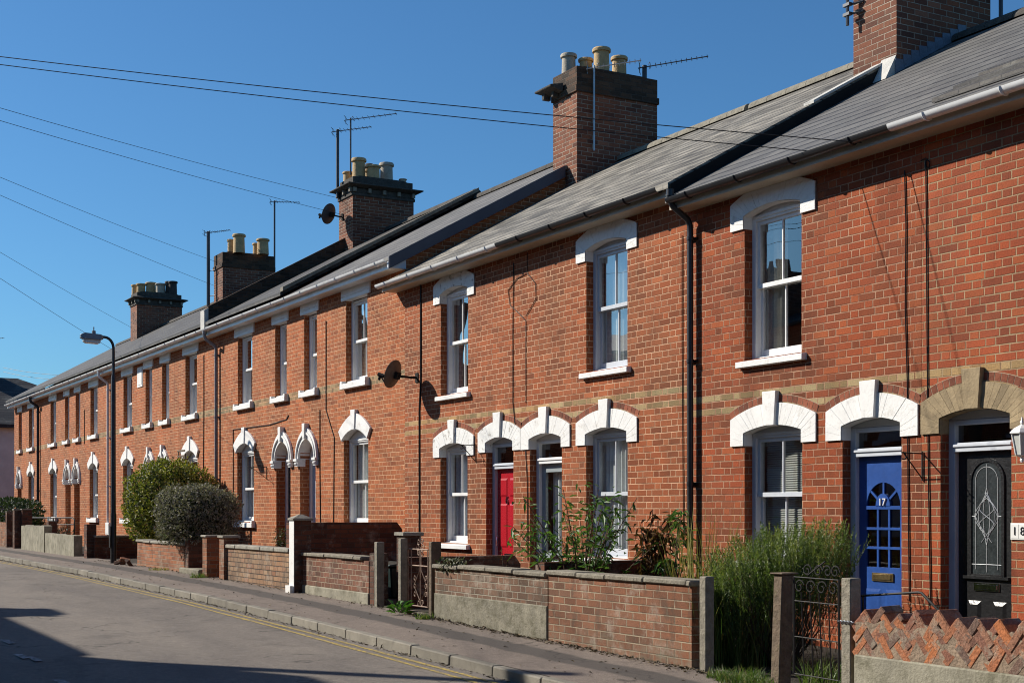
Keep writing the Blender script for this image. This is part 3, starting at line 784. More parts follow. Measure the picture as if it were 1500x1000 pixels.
def door_blue(root, o):
    a,c,z0,zt = door_case(root,o,o['zt'],MAT['greypaint'])
    y=RD+.05; b=MB(); w=c-a; xm=(a+c)/2
    st=.105
    zg0,zg1 = zt-1.12, zt-.11      # glazed zone
    b.box(a,a+st,y,y+.045,z0,zt); b.box(c-st,c,y,y+.045,z0,zt)
    b.box(a+st,c-st,y+.002,y+.045,z0,zg0)
    zf = zt-.50                     # base of the fan
    rad = (c-a)/2-st
    # head with a semicircular cut-out
    cut=[(xm+rad*math.cos(t),zf+rad*math.sin(t)) for t in [math.pi*i/16 for i in range(17)]]
    b.prism([(c-st,zf),(c-st,zt),(a+st,zt),(a+st,zf)]+cut[::-1], y+.002, y+.045)
    b.box(a+st,c-st,y-.002,y+.04,zf-.035,zf)
    hub=[(xm+.10*math.cos(t),zf+.125*math.sin(t)) for t in [math.pi*i/10 for i in range(11)]]
    b.prism(hub,y-.006,y+.04)
    for ang in (40,90,140):
        t=math.radians(ang); dx,dz=math.cos(t),math.sin(t); nx,nz=-dz*.012,dx*.012
        b.prism([(xm+dx*.08+nx,zf+dz*.08+nz),(xm+dx*.08-nx,zf+dz*.08-nz),(xm+dx*(rad+.01)-nx,zf+dz*(rad+.01)-nz),(xm+dx*(rad+.01)+nx,zf+dz*(rad+.01)+nz)],y+.004,y+.038)
    gx=[a+st+ (c-a-2*st)*k/3 for k in (1,2)]
    for x in gx: b.box(x-.012,x+.012,y+.003,y+.038,zg0,zf-.034)
    for k in (1,2):
        z=zg0+(zf-.035-zg0)*k/3; b.box(a+st,c-st,y+.001,y+.036,z-.013,z+.013)
    for xa,xb_ in ((a+.09,xm-.03),(xm+.03,c-.09)): panel(b,xa,xb_,z0+.1,zg0-.22,y+.001,.004,.03)
    d=b.build('door',MAT['blue'],root,bevel=.002); d['label']='blue door with glazed fan and small panes'
    g=MB(); g.add([(a+st,y+.018,zg0),(c-st,y+.018,zg0),(c-st,y+.018,zt-.12),(a+st,y+.018,zt-.12)],[(0,1,2,3)]); g.build('pane',MAT['glassdark'],d)
    numerals('door_number','17',.105,xm,y-.014,zf+.035,MAT['numwhite'],d)
    letterbox(d,xm,zg0-.1,y,MAT['brass'],.30,.085)

def door_black(root, o):
    a,c,z0,zt = door_case(root,o,o['zt'],MAT['greypaint'])
    y=RD+.05; b=MB(); w=c-a; xm=(a+c)/2
    b.box(a,c,y,y+.045,z0,zt)
    zl = zt-1.17
    for xa,xb_ in ((a+.12,xm-.07),(xm+.07,c-.12)): panel(b,xa,xb_,z0+.1,zl-.22,y,.014,.035)
    hw=w/2-.17; zc=zt-.10-hw
    # raised moulding round the arched light
    def loop(d): return [(xm-hw-d,zl+.03-d)]+[(xm-(hw+d)*math.cos(t),zc+(hw+d)*math.sin(t)) for t in [math.pi*i/18 for i in range(19)]]+[(xm+hw+d,zl+.03-d)]
    lo_,li_=loop(.035),loop(.0)
    n=len(lo_)
    for i in range(n):
        j=(i+1)%n
        b.prism([lo_[i],lo_[j],li_[j],li_[i]],y-.016,y+.002)
    d=b.build('door',MAT['blackdoor'],root,bevel=.002); d['label']='black door with arched leaded glass light'
    g=MB(); g.prism(loop(-.001),y-.006,y+.003); g.build('pane',MAT['obscure'],d)
    s=MB()
    def lp(pts,r=.0035): s.tube([(x,y-.008,z) for x,z in pts],r,5)
    hi=hw-.045
    lp([(xm-hi,zl+.075)]+[(xm-hi*math.cos(t),zc+hi*math.sin(t)) for t in [math.pi*i/14 for i in range(15)]]+[(xm+hi,zl+.075)])
    lp([(xm-hw,zl+.12),(xm+hw,zl+.12)]); zq=(zl+zt)/2-.02
    lp([(xm,zl+.05),(xm,zq-.27)]); lp([(xm,zq+.27),(xm,zt-.12)]); lp([(xm-hw,zq),(xm-.13,zq)]); lp([(xm+.13,zq),(xm+hw,zq)])
    for sg in (-1,1):
        for k in range(3):
            q=.05+.045*k; hz=.27-.05*k
            lp([(xm+sg*q*math.sin(math.pi*i/12)*(1 if k else .8), zq-hz+2*hz*i/12) for i in range(13)])
        lp([(xm+sg*.13*math.sin(math.pi*2*i/16)*.7, zq-.17+.34*i/16) for i in range(17)])
        lp([(xm-sg*.06,zq-.24),(xm+sg*.10,zq-.06),(xm+sg*.13,zq),(xm+sg*.06,zq+.12),(xm-sg*.02,zq+.22)])
    s.build('leaded_pattern',MAT['leadline'],d,smooth=60)
    letterbox(d,xm,zl-.09,y,MAT['chrome'],.30,.075)
    q=MB(); q.box(a+.08,c-.08,y-.03,y-.001,zl-.015,zl+.012); q.build('weather_bar',MAT['blackdoor'],d)

def door_plain(root, o, mat):
    x0,x1,z0,zs=o['x0'],o['x1'],o['z0'],o['zs']; y=.2
    b=MB(); b.box(x0-.02,x0+.07,y,y+.1,z0,zs+.02); b.box(x1-.07,x1+.02,y,y+.1,z0,zs+.02); b.box(x0+.07,x1-.07,y-.015,y+.1,zs-.05,zs+.03)
    b.prism([(x0-.02,zs+.031),(x1+.02,zs+.031)]+[(x,z+.02) for x,z in head_line(o)][::-1], y+.01,y+.05)
    b.build('door_frame',MAT['white'],root,bevel=.003)
    d=MB(); a,c=x0+.07,x1-.07; zt=zs-.05; d.box(a,c,y+.04,y+.085,z0,zt); xm=(a+c)/2
    for xa,xb_ in ((a+.08,xm-.03),(xm+.03,c-.08)):
        panel(d,xa,xb_,z0+.1,z0+.7,y+.04); panel(d,xa,xb_,z0+.95,zt-.12,y+.04)
    dd=d.build('door',mat,root,bevel=.002)
    letterbox(dd,xm,z0+.82,y+.04,MAT['chrome'],.22,.05)

# ------------------------------------------------------------------ house shell
SLOPE=.56; RY=4.16; OV=.27
def roof_z(eave, y): return eave + SLOPE*(y+OV+.03)
def house(name, label, x0, x1, eave, brick, ops, roof_mat, side_brick=None, zbase=None, roof_lift=0.0, end_l=False, end_r=False):
    """eave: z of the roof's lower edge"""
    root = thing(name, label, 'house', ((x0+x1)/2, 0, gz((x0+x1)/2)), 'red brick terraced houses along the street')
    zb = (zbase if zbase is not None else gz(x1)-.6)
    zt = eave-.02
    g=.0015
    b=MB()
    outer=[(x0+g,zb),(x1-g,zb),(x1-g,zt),(x0+g,zt)]
    polys=[outer]+[outline(o) for o in ops]
    flat=[p for q in polys for p in q]
    tris=tessellate_polygon([[Vector((x,z,0)) for x,z in q] for q in polys])
    fs=[]
    for t in tris:
        a,b_,c=t
        ar=(flat[b_][0]-flat[a][0])*(flat[c][1]-flat[a][1])-(flat[c][0]-flat[a][0])*(flat[b_][1]-flat[a][1])
        if abs(ar)<1e-9: continue
        fs.append((a,b_,c) if ar>0 else (a,c,b_))
    b.add([(x,0,z) for x,z in flat],fs)
    for o in ops:
        pl=outline(o); n=len(pl); dep=.22 if o.get('deep') else RD+.003
        for i in range(n):
            p0,p1=pl[i],pl[(i+1)%n]
            b.add([(p0[0],0,p0[1]),(p1[0],0,p1[1]),(p1[0],dep,p1[1]),(p0[0],dep,p0[1])],[(0,3,2,1)])
    # sides with gables, and the rear wall
    for x in (x0+g,x1-g):
        prof=[(0.0,zb),(2*RY,zb),(2*RY,zt),(RY,roof_z(eave,RY)-.10),(0.0,zt)]
        b.add([(x,y,z) for y,z in prof],[tuple(range(5)) if x>(x0+x1)/2 else tuple(range(5))[::-1]])
    b.add([(x0+g,2*RY,zb),(x1-g,2*RY,zb),(x1-g,2*RY,zt),(x0+g,2*RY,zt)],[(0,3,2,1)])
    b.build('wall', brick, root)
    # rooms behind the glass: floor and back partition
    rm=MB(); rm.box(x0+.05,x1-.05,1.8,1.86,zb+.2,zt-.1); zmid=[o['z0'] for o in ops if o['z0']>1.0]; zf=(min(zmid)-.7) if zmid else 1.0
    rm.box(x0+.05,x1-.05,.26,1.79,zf-.1,zf)
    for xx in (x0+.02,x1-.05): rm.box(xx,xx+.03,.25,1.79,zb+.2,zt-.1)
    rm.build('room_partition', MAT['room'], root)
    # roof
    r=MB(); e=roof_lift; th=.07
    ye=-OV-.05
    def rz(y): return roof_z(eave,y)+e
    prof=[(ye,rz(ye)),(RY,rz(RY)),(2*RY-ye,rz(ye)),(2*RY-ye,rz(ye)-th),(RY,rz(RY)-th),(ye,rz(ye)-th)]
    xl=x0-(.06 if end_l else 0); xr=x1+(.06 if end_r else 0)
    n=6
    vs=[(xl+g,y,z) for y,z in prof]+[(xr-g,y,z) for y,z in prof]
    r.add(vs,[(0,1,7,6)[::-1],(1,2,8,7)[::-1],(2,3,9,8)[::-1],(3,4,10,9)[::-1],(4,5,11,10)[::-1],(5,0,6,11)[::-1],(0,5,4,1),(1,4,3,2),(6,7,10,11),(7,8,9,10)])
    ro=r.build('roof', roof_mat, root)
    # ridge tiles
    q=MB(); x=xl
    while x<xr-.1:
        L=min(.45,xr-x)
        n=8; vs=[]; 
        for xx,s in ((x+.004,1.0),(x+L-.004,1.0)):
            for k in range(n+1):
                t=math.pi*k/n; vs.append((xx,RY+.125*math.cos(t)*s, rz(RY)-.045+.125*math.sin(t)*s))
        fs=[(k,k+1,n+1+k+1,n+1+k) for k in range(n)]+[tuple(range(n+1)), tuple(range(n+1,2*n+2))[::-1]]
        q.add(vs,fs); x+=L
    q.build('ridge_tiles', MAT['stonedark'] if roof_mat not in (MAT['slateB'],) else MAT['coping'], ro, smooth=40)
    return root, ro

def eaves(root, x0, x1, eave, fascia_mat, gutters, deep=.16, soffit=True):
    """fascia, soffit and the gutter runs [(xa,xb,mat)]"""
    b=MB()
    b.box(x0+.002,x1-.002,-OV,-OV+.025,eave-deep,eave-.065)
    b.box(x0+.002,x1-.002,-OV+.026,-.001,eave-deep+.005,eave-deep+.03)
    b.build('fascia', fascia_mat, root)
    for xa,xb_,m in gutters:
        g=MB(); r=.062; yc=-OV-.066; zc=eave-.045; n=10
        vs=[]
        for x in (xa,xb_):
            for k in range(n+1):
                t=math.pi+math.pi*k/n; vs.append((x,yc+r*math.cos(t),zc+r*math.sin(t)))
            for k in range(n,-1,-1):
                t=math.pi+math.pi*k/n; vs.append((x,yc+(r-.006)*math.cos(t),zc+(r-.006)*math.sin(t)))
        w=2*(n+1)
        fs=[(k,(k+1)%w,(k+1)%w+w,k+w) for k in range(w)]+[tuple(range(w))[::-1],tuple(range(w,2*w))]
        g.add(vs,fs)
        x=xa+.4
        while x<xb_:
            g.tube([(x,yc+(r+.006)*math.cos(math.pi+math.pi*k/8),zc+(r+.006)*math.sin(math.pi+math.pi*k/8)) for k in range(9)],.009,5)
            x+=.9 if xb_-xa<12 else 1.0
        g.build('gutter', m, root, smooth=45)

def downpipe(root, x, eave, zbot, mat, r=.034, off=.07, clips=True, y_from=None):
    yc=-OV-.066; zc=eave-.10
    b=MB()
    pts=[(x,yc,zc),(x,yc,zc-.13),(x+.015,yc+.03,zc-.19),(x+.03,-off-.03,zc-.33),(x+.035,-off,zc-.40),(x+.035,-off,zc-.5),(x+.035,-off,zbot)]
    b.tube(pts,r,10)
    b.lathe([(r+.012,-.05),(r+.012,.03)],(x,yc,zc-.02),10)
    z=zc-.55
    while z>zbot+.2 and clips:
        b.lathe([(r+.001,-.02),(r+.009,-.02),(r+.009,.02),(r+.001,.02)],(x+.035,-off,z),10); b.box(x-.03,x+.10,-.03,-.002,z-.015,z+.015); z-=1.45
    return b.build('downpipe', mat, root, smooth=40)

def chimney(root, x0,x1,y0,y1,zbase,ztop,style,pots,brick='chimbrick'):
    b=MB()
    if style=='cornice':
        zc=ztop-.30
        b.box(x0,x1,y0,y1,zbase,zc)
        ch=b.build('chimney',MAT[brick],root)
        c=MB()
        c.box(x0-.03,x1+.03,y0-.03,y1+.03,zc-.17,zc-.10)
        c.box(x0-.012,x1+.012,y0-.012,y1+.012,zc-.099,zc+.02)
        c.add([(x0-.04,y0-.04,zc+.02),(x1+.04,y0-.04,zc+.02),(x1+.04,y1+.04,zc+.02),(x0-.04,y1+.04,zc+.02),
               (x0-.19,y0-.19,zc+.075),(x1+.19,y0-.19,zc+.075),(x1+.19,y1+.19,zc+.075),(x0-.19,y1+.19,zc+.075),
               (x0-.19,y0-.19,zc+.10),(x1+.19,y0-.19,zc+.10),(x1+.19,y1+.19,zc+.10),(x0-.19,y1+.19,zc+.10),
               (x0-.0,y0-.0,zc+.15),(x1,y0,zc+.15),(x1,y1,zc+.15),(x0,y1,zc+.15)],
              [(0,1,5,4),(1,2,6,5),(2,3,7,6),(3,0,4,7),(4,5,9,8),(5,6,10,9),(6,7,11,10),(7,4,8,11),(8,9,13,12),(9,10,14,13),(10,11,15,14),(11,8,12,15),(12,13,14,15)])
        c.box(x0+.015,x1-.015,y0+.015,y1-.015,zc+.151,ztop)
        c.build('cornice',MAT['stonedark'],ch,bevel=.008)
        def br(xa,xb_,ya,yb):
            k=MB(); k.box(xa,xb_,ya,yb,zc-.09,zc+.018); k.build('bracket',MAT['stonepale'],ch,bevel=.006)
        nb=4
        for i in range(nb+1):
            yy=y0+.03+(y1-y0-.06)*i/nb; br(x1+.0121,x1+.085,yy-.04,yy+.04); br(x0-.085,x0-.0121,yy-.04,yy+.04)
        for i in range(3):
            xx=x0+.03+(x1-x0-.06)*i/2; br(xx-.04,xx+.04,y0-.085,y0-.0121)
    else:
        b.box(x0,x1,y0,y1,zbase,ztop-.46)
        ch=b.build('chimney',MAT[brick],root)
        c=MB()
        c.box(x0-.03,x1+.03,y0-.03,y1+.03,ztop-.459,ztop-.34)
        c.box(x0-.005,x1+.005,y0-.005,y1+.005,ztop-.339,ztop)
        c.build('chimney_cap',MAT['chimdark'],ch,bevel=.006)
        if style=='remnant':
            k=MB(); k.add([(x0-.05,y0-.04,ztop-.36),(x0+.42,y0-.04,ztop-.36),(x0+.42,y0-.032,ztop-.20),(x0-.05,y0-.032,ztop-.20),
                           (x0-.24,y0-.26,ztop-.27),(x0+.34,y0-.26,ztop-.27),(x0+.34,y0-.26,ztop-.235),(x0-.24,y0-.26,ztop-.235)],
                          [(0,1,5,4),(4,5,6,7),(7,6,2,3),(1,2,6,5),(0,4,7,3),(0,3,2,1)])
            k.box(x0-.10,x0-.02,y0-.18,y0-.031,ztop-.42,ztop-.30); k.box(x0+.16,x0+.24,y0-.14,y0-.031,ztop-.42,ztop-.31)
            k.build('cornice',MAT['stonedark'],ch,bevel=.008)
    for (px,py,h,r,m,kd) in pots:
        t=MB(); z=ztop-.02
        t.lathe([(r*1.02,0),(r*1.0,h*.1),(r*.93,h*.80),(r*.93,h*.86),(r*1.14,h*.87),(r*1.16,h*.95),(r*1.05,h),(r*.82,h),(r*.80,h*.6)],(px,py,z),16)
        t.lathe([(r*.81,h*.62),(.001,h*.62)],(px,py,z),16)
        po=t.build('chimney_pot',MAT[m],ch,smooth=35)
        if kd=='hood':
            q=MB(); q.lathe([(r*.75,h),(r*.75,h*1.1),(r*1.25,h*1.12),(r*1.2,h*1.22),(r*.7,h*1.33),(.001,h*1.36)],(px,py,z),16); q.build('cowl',MAT['potdark'],po,smooth=50)
    fl=MB()
    fl.lathe([(max((x1-x0),.3)*.0+.01,0),(.01,.001)],(x0+.1,y0+.1,ztop-.03),4)
    fm=MB(); fm.xprism([(y0+.08,ztop),(y0+.22,ztop+.05),(y1-.22,ztop+.05),(y1-.08,ztop)],x0+.1,x1-.1); fm.build('flaunching',MAT['stonedark'],ch)
    return ch

def op(x0,x1,z0,zs,head='seg',rise=.07,**kw):
    d=dict(x0=x0,x1=x1,z0=z0,zs=zs,head=head,rise=rise); d.update(kw); return d

EA, EB, EC = 4.275, 3.885, 3.715       # roof edge heights of the three terraces

# ================================================================== terrace C (nearest)
wl1=op(WX(1090.5),WX(1174),1.69,3.31)
wg1=op(WX(1090.5),WX(1175),-.55,.865)
dr1=op(WX(1234),WX(1320.5),-1.45,.860,zt=.545)
XC=[WX(1006), WX(1350), -5.95]
dr2=op(WX(1377.5),WX(1481.5),-1.47,.866,zt=.548)
w2x=XC[2]-(wl1['x0']-XC[0])
wl2=op(w2x-.96,w2x,1.69,3.31); wg2=op(w2x-.96,w2x,-.55,.865)

r17,roof17=house('terraced_house','brick terraced house with blue glazed door numbered 17 and white painted arches',XC[0],XC[1],EC,MAT['brickC'],[wl1,wg1,dr1],MAT['slateC'])
window(r17,wl1,MAT['white'],MAT['whitebrick'],cur='beige'); window(r17,wg1,MAT['greypaint'],MAT['whitebrick'],cur='blind')
lintel_seg(r17,wl1,MAT['whitebrick'],ring=False,key=False); lintel_seg(r17,wg1,MAT['whitebrick']); lintel_seg(r17,dr1,MAT['whitebrick'])
door_blue(r17,dr1)
gx=WX(1306,-.33)
eaves(r17,XC[0]+.02,XC[1],EC,MAT['cream'],[(XC[0]+.1,min(gx,XC[1]),MAT['blackpl'])]+([(gx,XC[1],MAT['upvc'])] if gx<XC[1] else []))
r18,roof18=house('terraced_house','brick terraced house with black arched-glass door under unpainted buff brick arch',XC[1],XC[2],EC,MAT['brickC2'],[wl2,wg2,dr2],MAT['slateC'],end_r=True)
window(r18,wl2,MAT['white'],MAT['whitebrick'],cur='net'); window(r18,wg2,MAT['white'],MAT['whitebrick'],cur='net')
lintel_seg(r18,wl2,MAT['buff'],ring=False,key=False); lintel_seg(r18,wg2,MAT['buff']); lintel_seg(r18,dr2,MAT['buff'])
door_black(r18,dr2)
eaves(r18,XC[1],XC[2],EC,MAT['cream'],([(XC[1],gx,MAT['blackpl']),(gx,XC[2],MAT['upvc'])] if gx>XC[1] else [(XC[1],XC[2],MAT['upvc'])]))

# ================================================================== terrace B (middle)
XB=[WX(593), WX(770.5), XC[0]]
b1u=op(WX(645.5),WX(685.5),1.69+zB,3.31+zB); b1g=op(WX(645),WX(684.8),-.52,.865+zB-.03)
b1d=op(WX(712),WX(752),-1.32,.865+zB-.005,zt=.62)
b2d=op(WX(776),WX(823),-1.36,.865+zB-.01,zt=.66); b2u=op(WX(858.7),WX(919),1.69+zB,3.31+zB); b2g=op(WX(858.5),WX(919.3),-.62,.865+zB-.01)
rB1,_=house('terraced_house','brick terraced house with glossy red door numbered 6 beside a white sash window',XB[0],XB[1],EB,MAT['brickB'],[b1u,b1g,b1d],MAT['slateB'])
window(rB1,b1u,MAT['white'],MAT['whitebrick'],cur='grey'); window(rB1,b1g,MAT['white'],MAT['white'],cur='blue')
lintel_seg(rB1,b1u,MAT['oldwhite'],ring=False,key=False); lintel_seg(rB1,b1g,MAT['oldwhite']); lintel_seg(rB1,b1d,MAT['oldwhite'])
door_red(rB1,b1d)
gb=WX(730,-.33)
eaves(rB1,XB[0]-.35,XB[1],EB,MAT['cream'],[(XB[0]-.38,gb,MAT['upvc']),(gb,XB[1],MAT['blackpl'])])
rB2,_=house('terraced_house','brick terraced house with grey glazed door behind a leafy garden shrub',XB[1],XB[2],EB,MAT['brickB'],[b2u,b2g,b2d],MAT['slateB'],end_r=True)
window(rB2,b2u,MAT['greypaint'],MAT['whitebrick'],cur='net'); window(rB2,b2g,MAT['greypaint'],MAT['whitebrick'],cur='net')
lintel_seg(rB2,b2u,MAT['whitebrick'],ring=False,key=False); lintel_seg(rB2,b2g,MAT['whitebrick']); lintel_seg(rB2,b2d,MAT['whitebrick'])
door_glazed(rB2,b2d)
eaves(rB2,XB[1],XB[2],EB,MAT['cream'],[(XB[1],XB[2]-.1,MAT['blackpl'])])
downpipe(rB2, WX(1011,-.07)-.035, EB-.02, gz(-13.6), MAT['blackpl'], .037)
# black strip standing in for gable shade, and pale bedding on the verge between the roofs
v=MB()
def verge(bm,x,eave,y0,y1,h0,h1,w):
    vs=[]
    for y in (y0,y1):
        z=roof_z(eave,y)
        vs += [(x,y,z+h0),(x+w,y,z+h0),(x+w,y,z+h1),(x,y,z+h1)]
    bm.add(vs,[(0,1,2,3)[::-1],(4,5,6,7),(0,1,5,4),(1,2,6,5),(2,3,7,6),(3,0,4,7)])
verge(v,XB[2]+.062,EB,-.30,RY,-.22,-.03,.02); v.build('verge_edge',MAT['flatblack'],rB2)
v=MB(); verge(v,XB[2]-.10,EB,1.9,3.12,.005,.04,.19); v.build('verge_mortar',MAT['leadpale'],rB2)

# ================================================================== terrace A (far)
mids=[-26.92,-37.45,-48.1]
XA=[-59.1,-53.85,-48.1,-42.75,-37.45,-32.2,-26.92,XB[0]]
curs=['net','net','beige','net','grey','sides','net','half','net','beige','net','net','sides','grey']
labs={0:'far end terraced house meeting the grey rendered house',
      1:'terraced house behind the tall pale concrete garden wall at the far end',
      2:'terraced house just left of the street lamp with a white downpipe at its right edge',
      3:'terraced house right of the street lamp carrying a pale square date stone',
      4:'terraced house partly hidden behind the two rounded garden shrubs',
      5:'terraced house with wall cable and gothic door arch beside the raked stone garden wall',
      6:'terraced house with gothic door arch next to the brown satellite dish'}
ci=[0]
def A_house(i, win_left, m):
    x0,x1=XA[i],XA[i+1]
    s=-1 if win_left else 1
    def rngx(a,b_): 
        p,q=m+s*a,m+s*b_; return (min(p,q),max(p,q))
    wx=rngx(2.57,3.72); ux=rngx(2.68,3.68); dx=rngx(.27,1.13); sx=rngx(.50,1.20)
    ops=[op(*wx,-.26,1.31,'seg',.176), op(*ux,2.36,3.89,'flat',0), op(*sx,2.36,3.89,'flat',0), op(*dx,-1.12,1.03,'gothic',.40,deep=True)]
    root,ro=house('terraced_house',labs[i],x0,x1,EA,MAT['brickA'],ops,MAT['slateA7'] if i==6 else MAT['slateA'],roof_lift=.13 if i<6 else 0.0,end_l=(i==0),end_r=(i==6))
    for k,o in enumerate(ops[:3]):
        window(root,o,MAT['white'],MAT['whitebrick'],bars=(k==0 and i in (3,5)) or i==6,cur=curs[ci[0]%14],sill_p=.09,sill_h=.12,sill_e=.10,stooled=True,sash_split=R.uniform(.47,.53)); ci[0]+=1
    lintel_ogee(root,ops[0],MAT['whitebrick'])
    for o in ops[1:3]:
        l=MB(); l.box(o['x0']-.17 if o is ops[1] else o['x0']-.14,o['x1']+.17 if o is ops[1] else o['x1']+.14,-.035,-.0,o['zs'],EA-.17)
        xa,xb_=(o['x0']-.17,o['x1']+.17) if o is ops[1] else (o['x0']-.14,o['x1']+.14)
        l.box(xa+.03,xb_-.03,-.05,-.034,o['zs']+.07,o['zs']+.085)
        l.add([(o['x0'],-.03,o['zs']-.003),(o['x1'],-.03,o['zs']-.003),(o['x1'],RD,o['zs']-.003),(o['x0'],RD,o['zs']-.003)],[(0,1,2,3)])
        l.build('lintel',MAT['white'],root,bevel=.005)
    lintel_gothic(root,ops[3],MAT['whitebrick'])
    door_plain(root,ops[3],[MAT['doordark'],MAT['white'],MAT['doorgrey'],MAT['white'],MAT['white'],MAT['doordark'],MAT['greypaint']][i])
    eaves(root,x0,x1,EA,MAT['upvc'],[(x0,x1-(.0),MAT['upvc'])],deep=.19)
    return root,ro
AH={}
for i in range(1,7):
    AH[i]=A_house(i, i%2==1, mids[2-(i-1)//2])
AH[0]=A_house(0, False, -58.6)
downpipe(AH[5][0], WX(316.5,-.07)-.035, EA, gz(-32), MAT['greypipe'], .04)
downpipe(AH[2][0], WX(158,-.07)-.035, EA, gz(-43), MAT['upvc'], .04)
downpipe(AH[1][0], WX(55.5,-.07)-.035, EA, gz(-54), MAT['blackpl'], .05)
# boxed eaves end and bargeboard of the far terrace
e6=AH[6][0]
bx=MB(); bx.xprism([(-OV-.06,EA-.19),(-OV-.06,EA-.09),(-.001,EA+.07),(-.001,EA-.19)],XB[0]+.002,XB[0]+.05); bx.build('eaves_box',MAT['greypaint'],e6)
v=MB(); verge(v,XB[0]+.062,EA,-.33,3.14,-.20,.012,.022); v.build('verge_edge',MAT['bargedark'],e6)
# date stone
dsx=WX(206); dz=WZ(206,552)
d=MB(); d.box(dsx-.32,dsx+.25,-.02,-.001,dz-.28,dz+.28); d.box(dsx-.26,dsx+.19,-.028,-.019,dz-.22,dz+.22); d.build('date_stone',MAT['whitebrick'],AH[3][0],bevel=.006)
# raised party walls on the roof
pw=MB(); verge(pw,-26.99,EA,-.30,RY,.135,.215,.17); pw.build('verge_strip',MAT['coping'],AH[5][0])
pw=MB(); verge(pw,-32.32,EA,-.24,3.2,.05,.46,.26); pw.build('party_parapet',MAT['chimdark'],AH[5][0])
pw=MB(); verge(pw,-32.34,EA,-.34,-.24,.0,.42,.30); pw.build('parapet_end',MAT['leadpale'],AH[5][0])

# ================================================================== chimneys
def X_at(px,y): return WX(px,y)
chimney(r17, -14.09,-13.30,3.09,4.80, 4.6, 8.0,'plain',[(-13.9,3.5,.5,.13,'pot',''),(-13.5,3.5,.5,.13,'pot',''),(-13.7,4.3,.5,.13,'pot','')])
def pp(px,y,h,r,m,k=''): return (X_at(px,y),y,h,r,m,k)
chimney(rB1, -22.07,-21.24,3.19,4.93, 5.2, 7.93,'remnant',[pp(833,3.52,.50,.135,'potgrey'),pp(858,3.80,.42,.125,'pot'),pp(881,3.92,.53,.15,'pot'),pp(907,4.42,.50,.14,'pot')])
chimney(AH[5][0], -32.45,-31.57,3.2,4.83, 5.4, 8.12,'cornice',[pp(509.5,3.5,.36,.12,'pot'),pp(525.5,3.62,.62,.165,'pot'),pp(541,4.05,.46,.13,'pot','hood'),pp(547,3.9,.42,.16,'pot'),pp(566,4.38,.60,.165,'potgrey'),pp(590,4.68,.17,.09,'potgrey')])
chimney(AH[3][0], -42.75,-41.86,3.2,4.86, 5.4, 7.93,'plain',[pp(338.5,3.6,.50,.115,'pot'),pp(350,3.68,.58,.18,'pot'),pp(375.5,4.35,.42,.115,'pot'),pp(385,4.4,.48,.18,'pot')])
chimney(AH[1][0], -53.2,-52.25,3.2,4.9, 5.4, 8.12,'cornice',[pp(198,3.5,.50,.14,'pot'),pp(206.5,3.6,.48,.17,'pot'),pp(221,3.95,.54,.19,'pot'),pp(235,4.2,.46,.18,'potgrey'),pp(247,4.5,.56,.13,'potdark'),pp(253,4.6,.54,.16,'potdark')])
# lifted courses of slate near the right-hand end of the near roof
def on_roof(px,py,eave):
    a=(HY-py)/(CT*(px-VX)); y=(eave+SLOPE*(OV+.03)-10*a)/(a-SLOPE); return WX(px,y), y
for px0,py0 in ((1376,147),(1407,129),(1444,110)):
    xs_,ys_=on_roof(px0,py0,EC); zz=roof_z(EC,ys_)
    b=MB(); b.xprism([(ys_-.10,zz-.045),(ys_-.10,zz+.0),(ys_+.12,zz+.10),(ys_+.12,zz+.03)],xs_,XC[2]-.3); b.build('lifted_slates',MAT['slateA'],roof18 if xs_>XC[1] else roof17)
# lead at the foot of the nearest chimney
fl=MB()
for i in range(9):
    y=3.06+i*.14; z=roof_z(EC,y)
    fl.add([(-13.297,y,z-.02),(-13.297,y+.15,z+.05),(-13.297,y+.15,z+.21),(-13.297,y,z+.20),(-13.27,y,z+.015),(-13.27,y+.15,z+.09),(-13.29,y+.15,z+.21),(-13.29,y,z+.20)],[(4,5,6,7),(0,4,7,3),(1,2,6,5),(3,7,6,2),(0,1,5,4)])
fl.build('flashing',MAT['lead'],r17)
fl=MB(); fl.xprism([(2.90,roof_z(EC,2.90)+.01),(3.085,roof_z(EC,3.085)+.24),(3.085,roof_z(EC,3.085)-.02)],-13.56,-13.30); fl.build('flashing',MAT['leadpale'],r17)

# ================================================================== fixings on the facades
def wall_cable(root, pts, r=.011):
    b=MB(); b.tube([(WX(px), (-.010 if len(q)==2 else q[2]), WZ(px,py)) for q in pts for px,py in [q[:2]]], r, 5)
    return b.build('cable', MAT['cable'], root, smooth=60)
wall_cable(r17,[(1326,250),(1328,330),(1327,450),(1330,560),(1331,700),(1333,880)],.0065)
wall_cable(r17,[(1357,235),(1358,330),(1359,500),(1361,700),(1364,885)],.0065)
wall_cable(r17,[(1350,236),(1357,232),(1363,238),(1362,246),(1356,244),(1357,235)],.006)
wall_cable(rB2,[(1000,345),(1000,500),(1001,640),(1002,780)],.006)
wall_cable(rB1,[(753,385),(752,480),(752,590),(757,640),(770,655),(773,700),(774,820)],.007)
wall_cable(rB1,[(773,370),(773,400),(758,408),(745,425),(748,447),(762,460),(771,470),(771,590)],.006)
wall_cable(rB1,[(773,400),(785,415),(786,437),(771,463)],.005)
wall_cable(rB1,[(617,412),(617,560),(615,600),(615,700),(615,800)],.016)
wall_cable(AH[6][0],[(478,470),(478,600),(490,640),(489,770)],.009)
wall_cable(AH[6][0],[(469,600),(469,690),(470,770)],.009)
wall_cable(AH[5][0],[(423,608),(420,614),(395,622),(342,629),(342,760)],.010)
wall_cable(AH[4][0],[(299,520),(299,600),(298,760)],.012)
wall_cable(AH[2][0],[(124,600),(124,650)],.012)

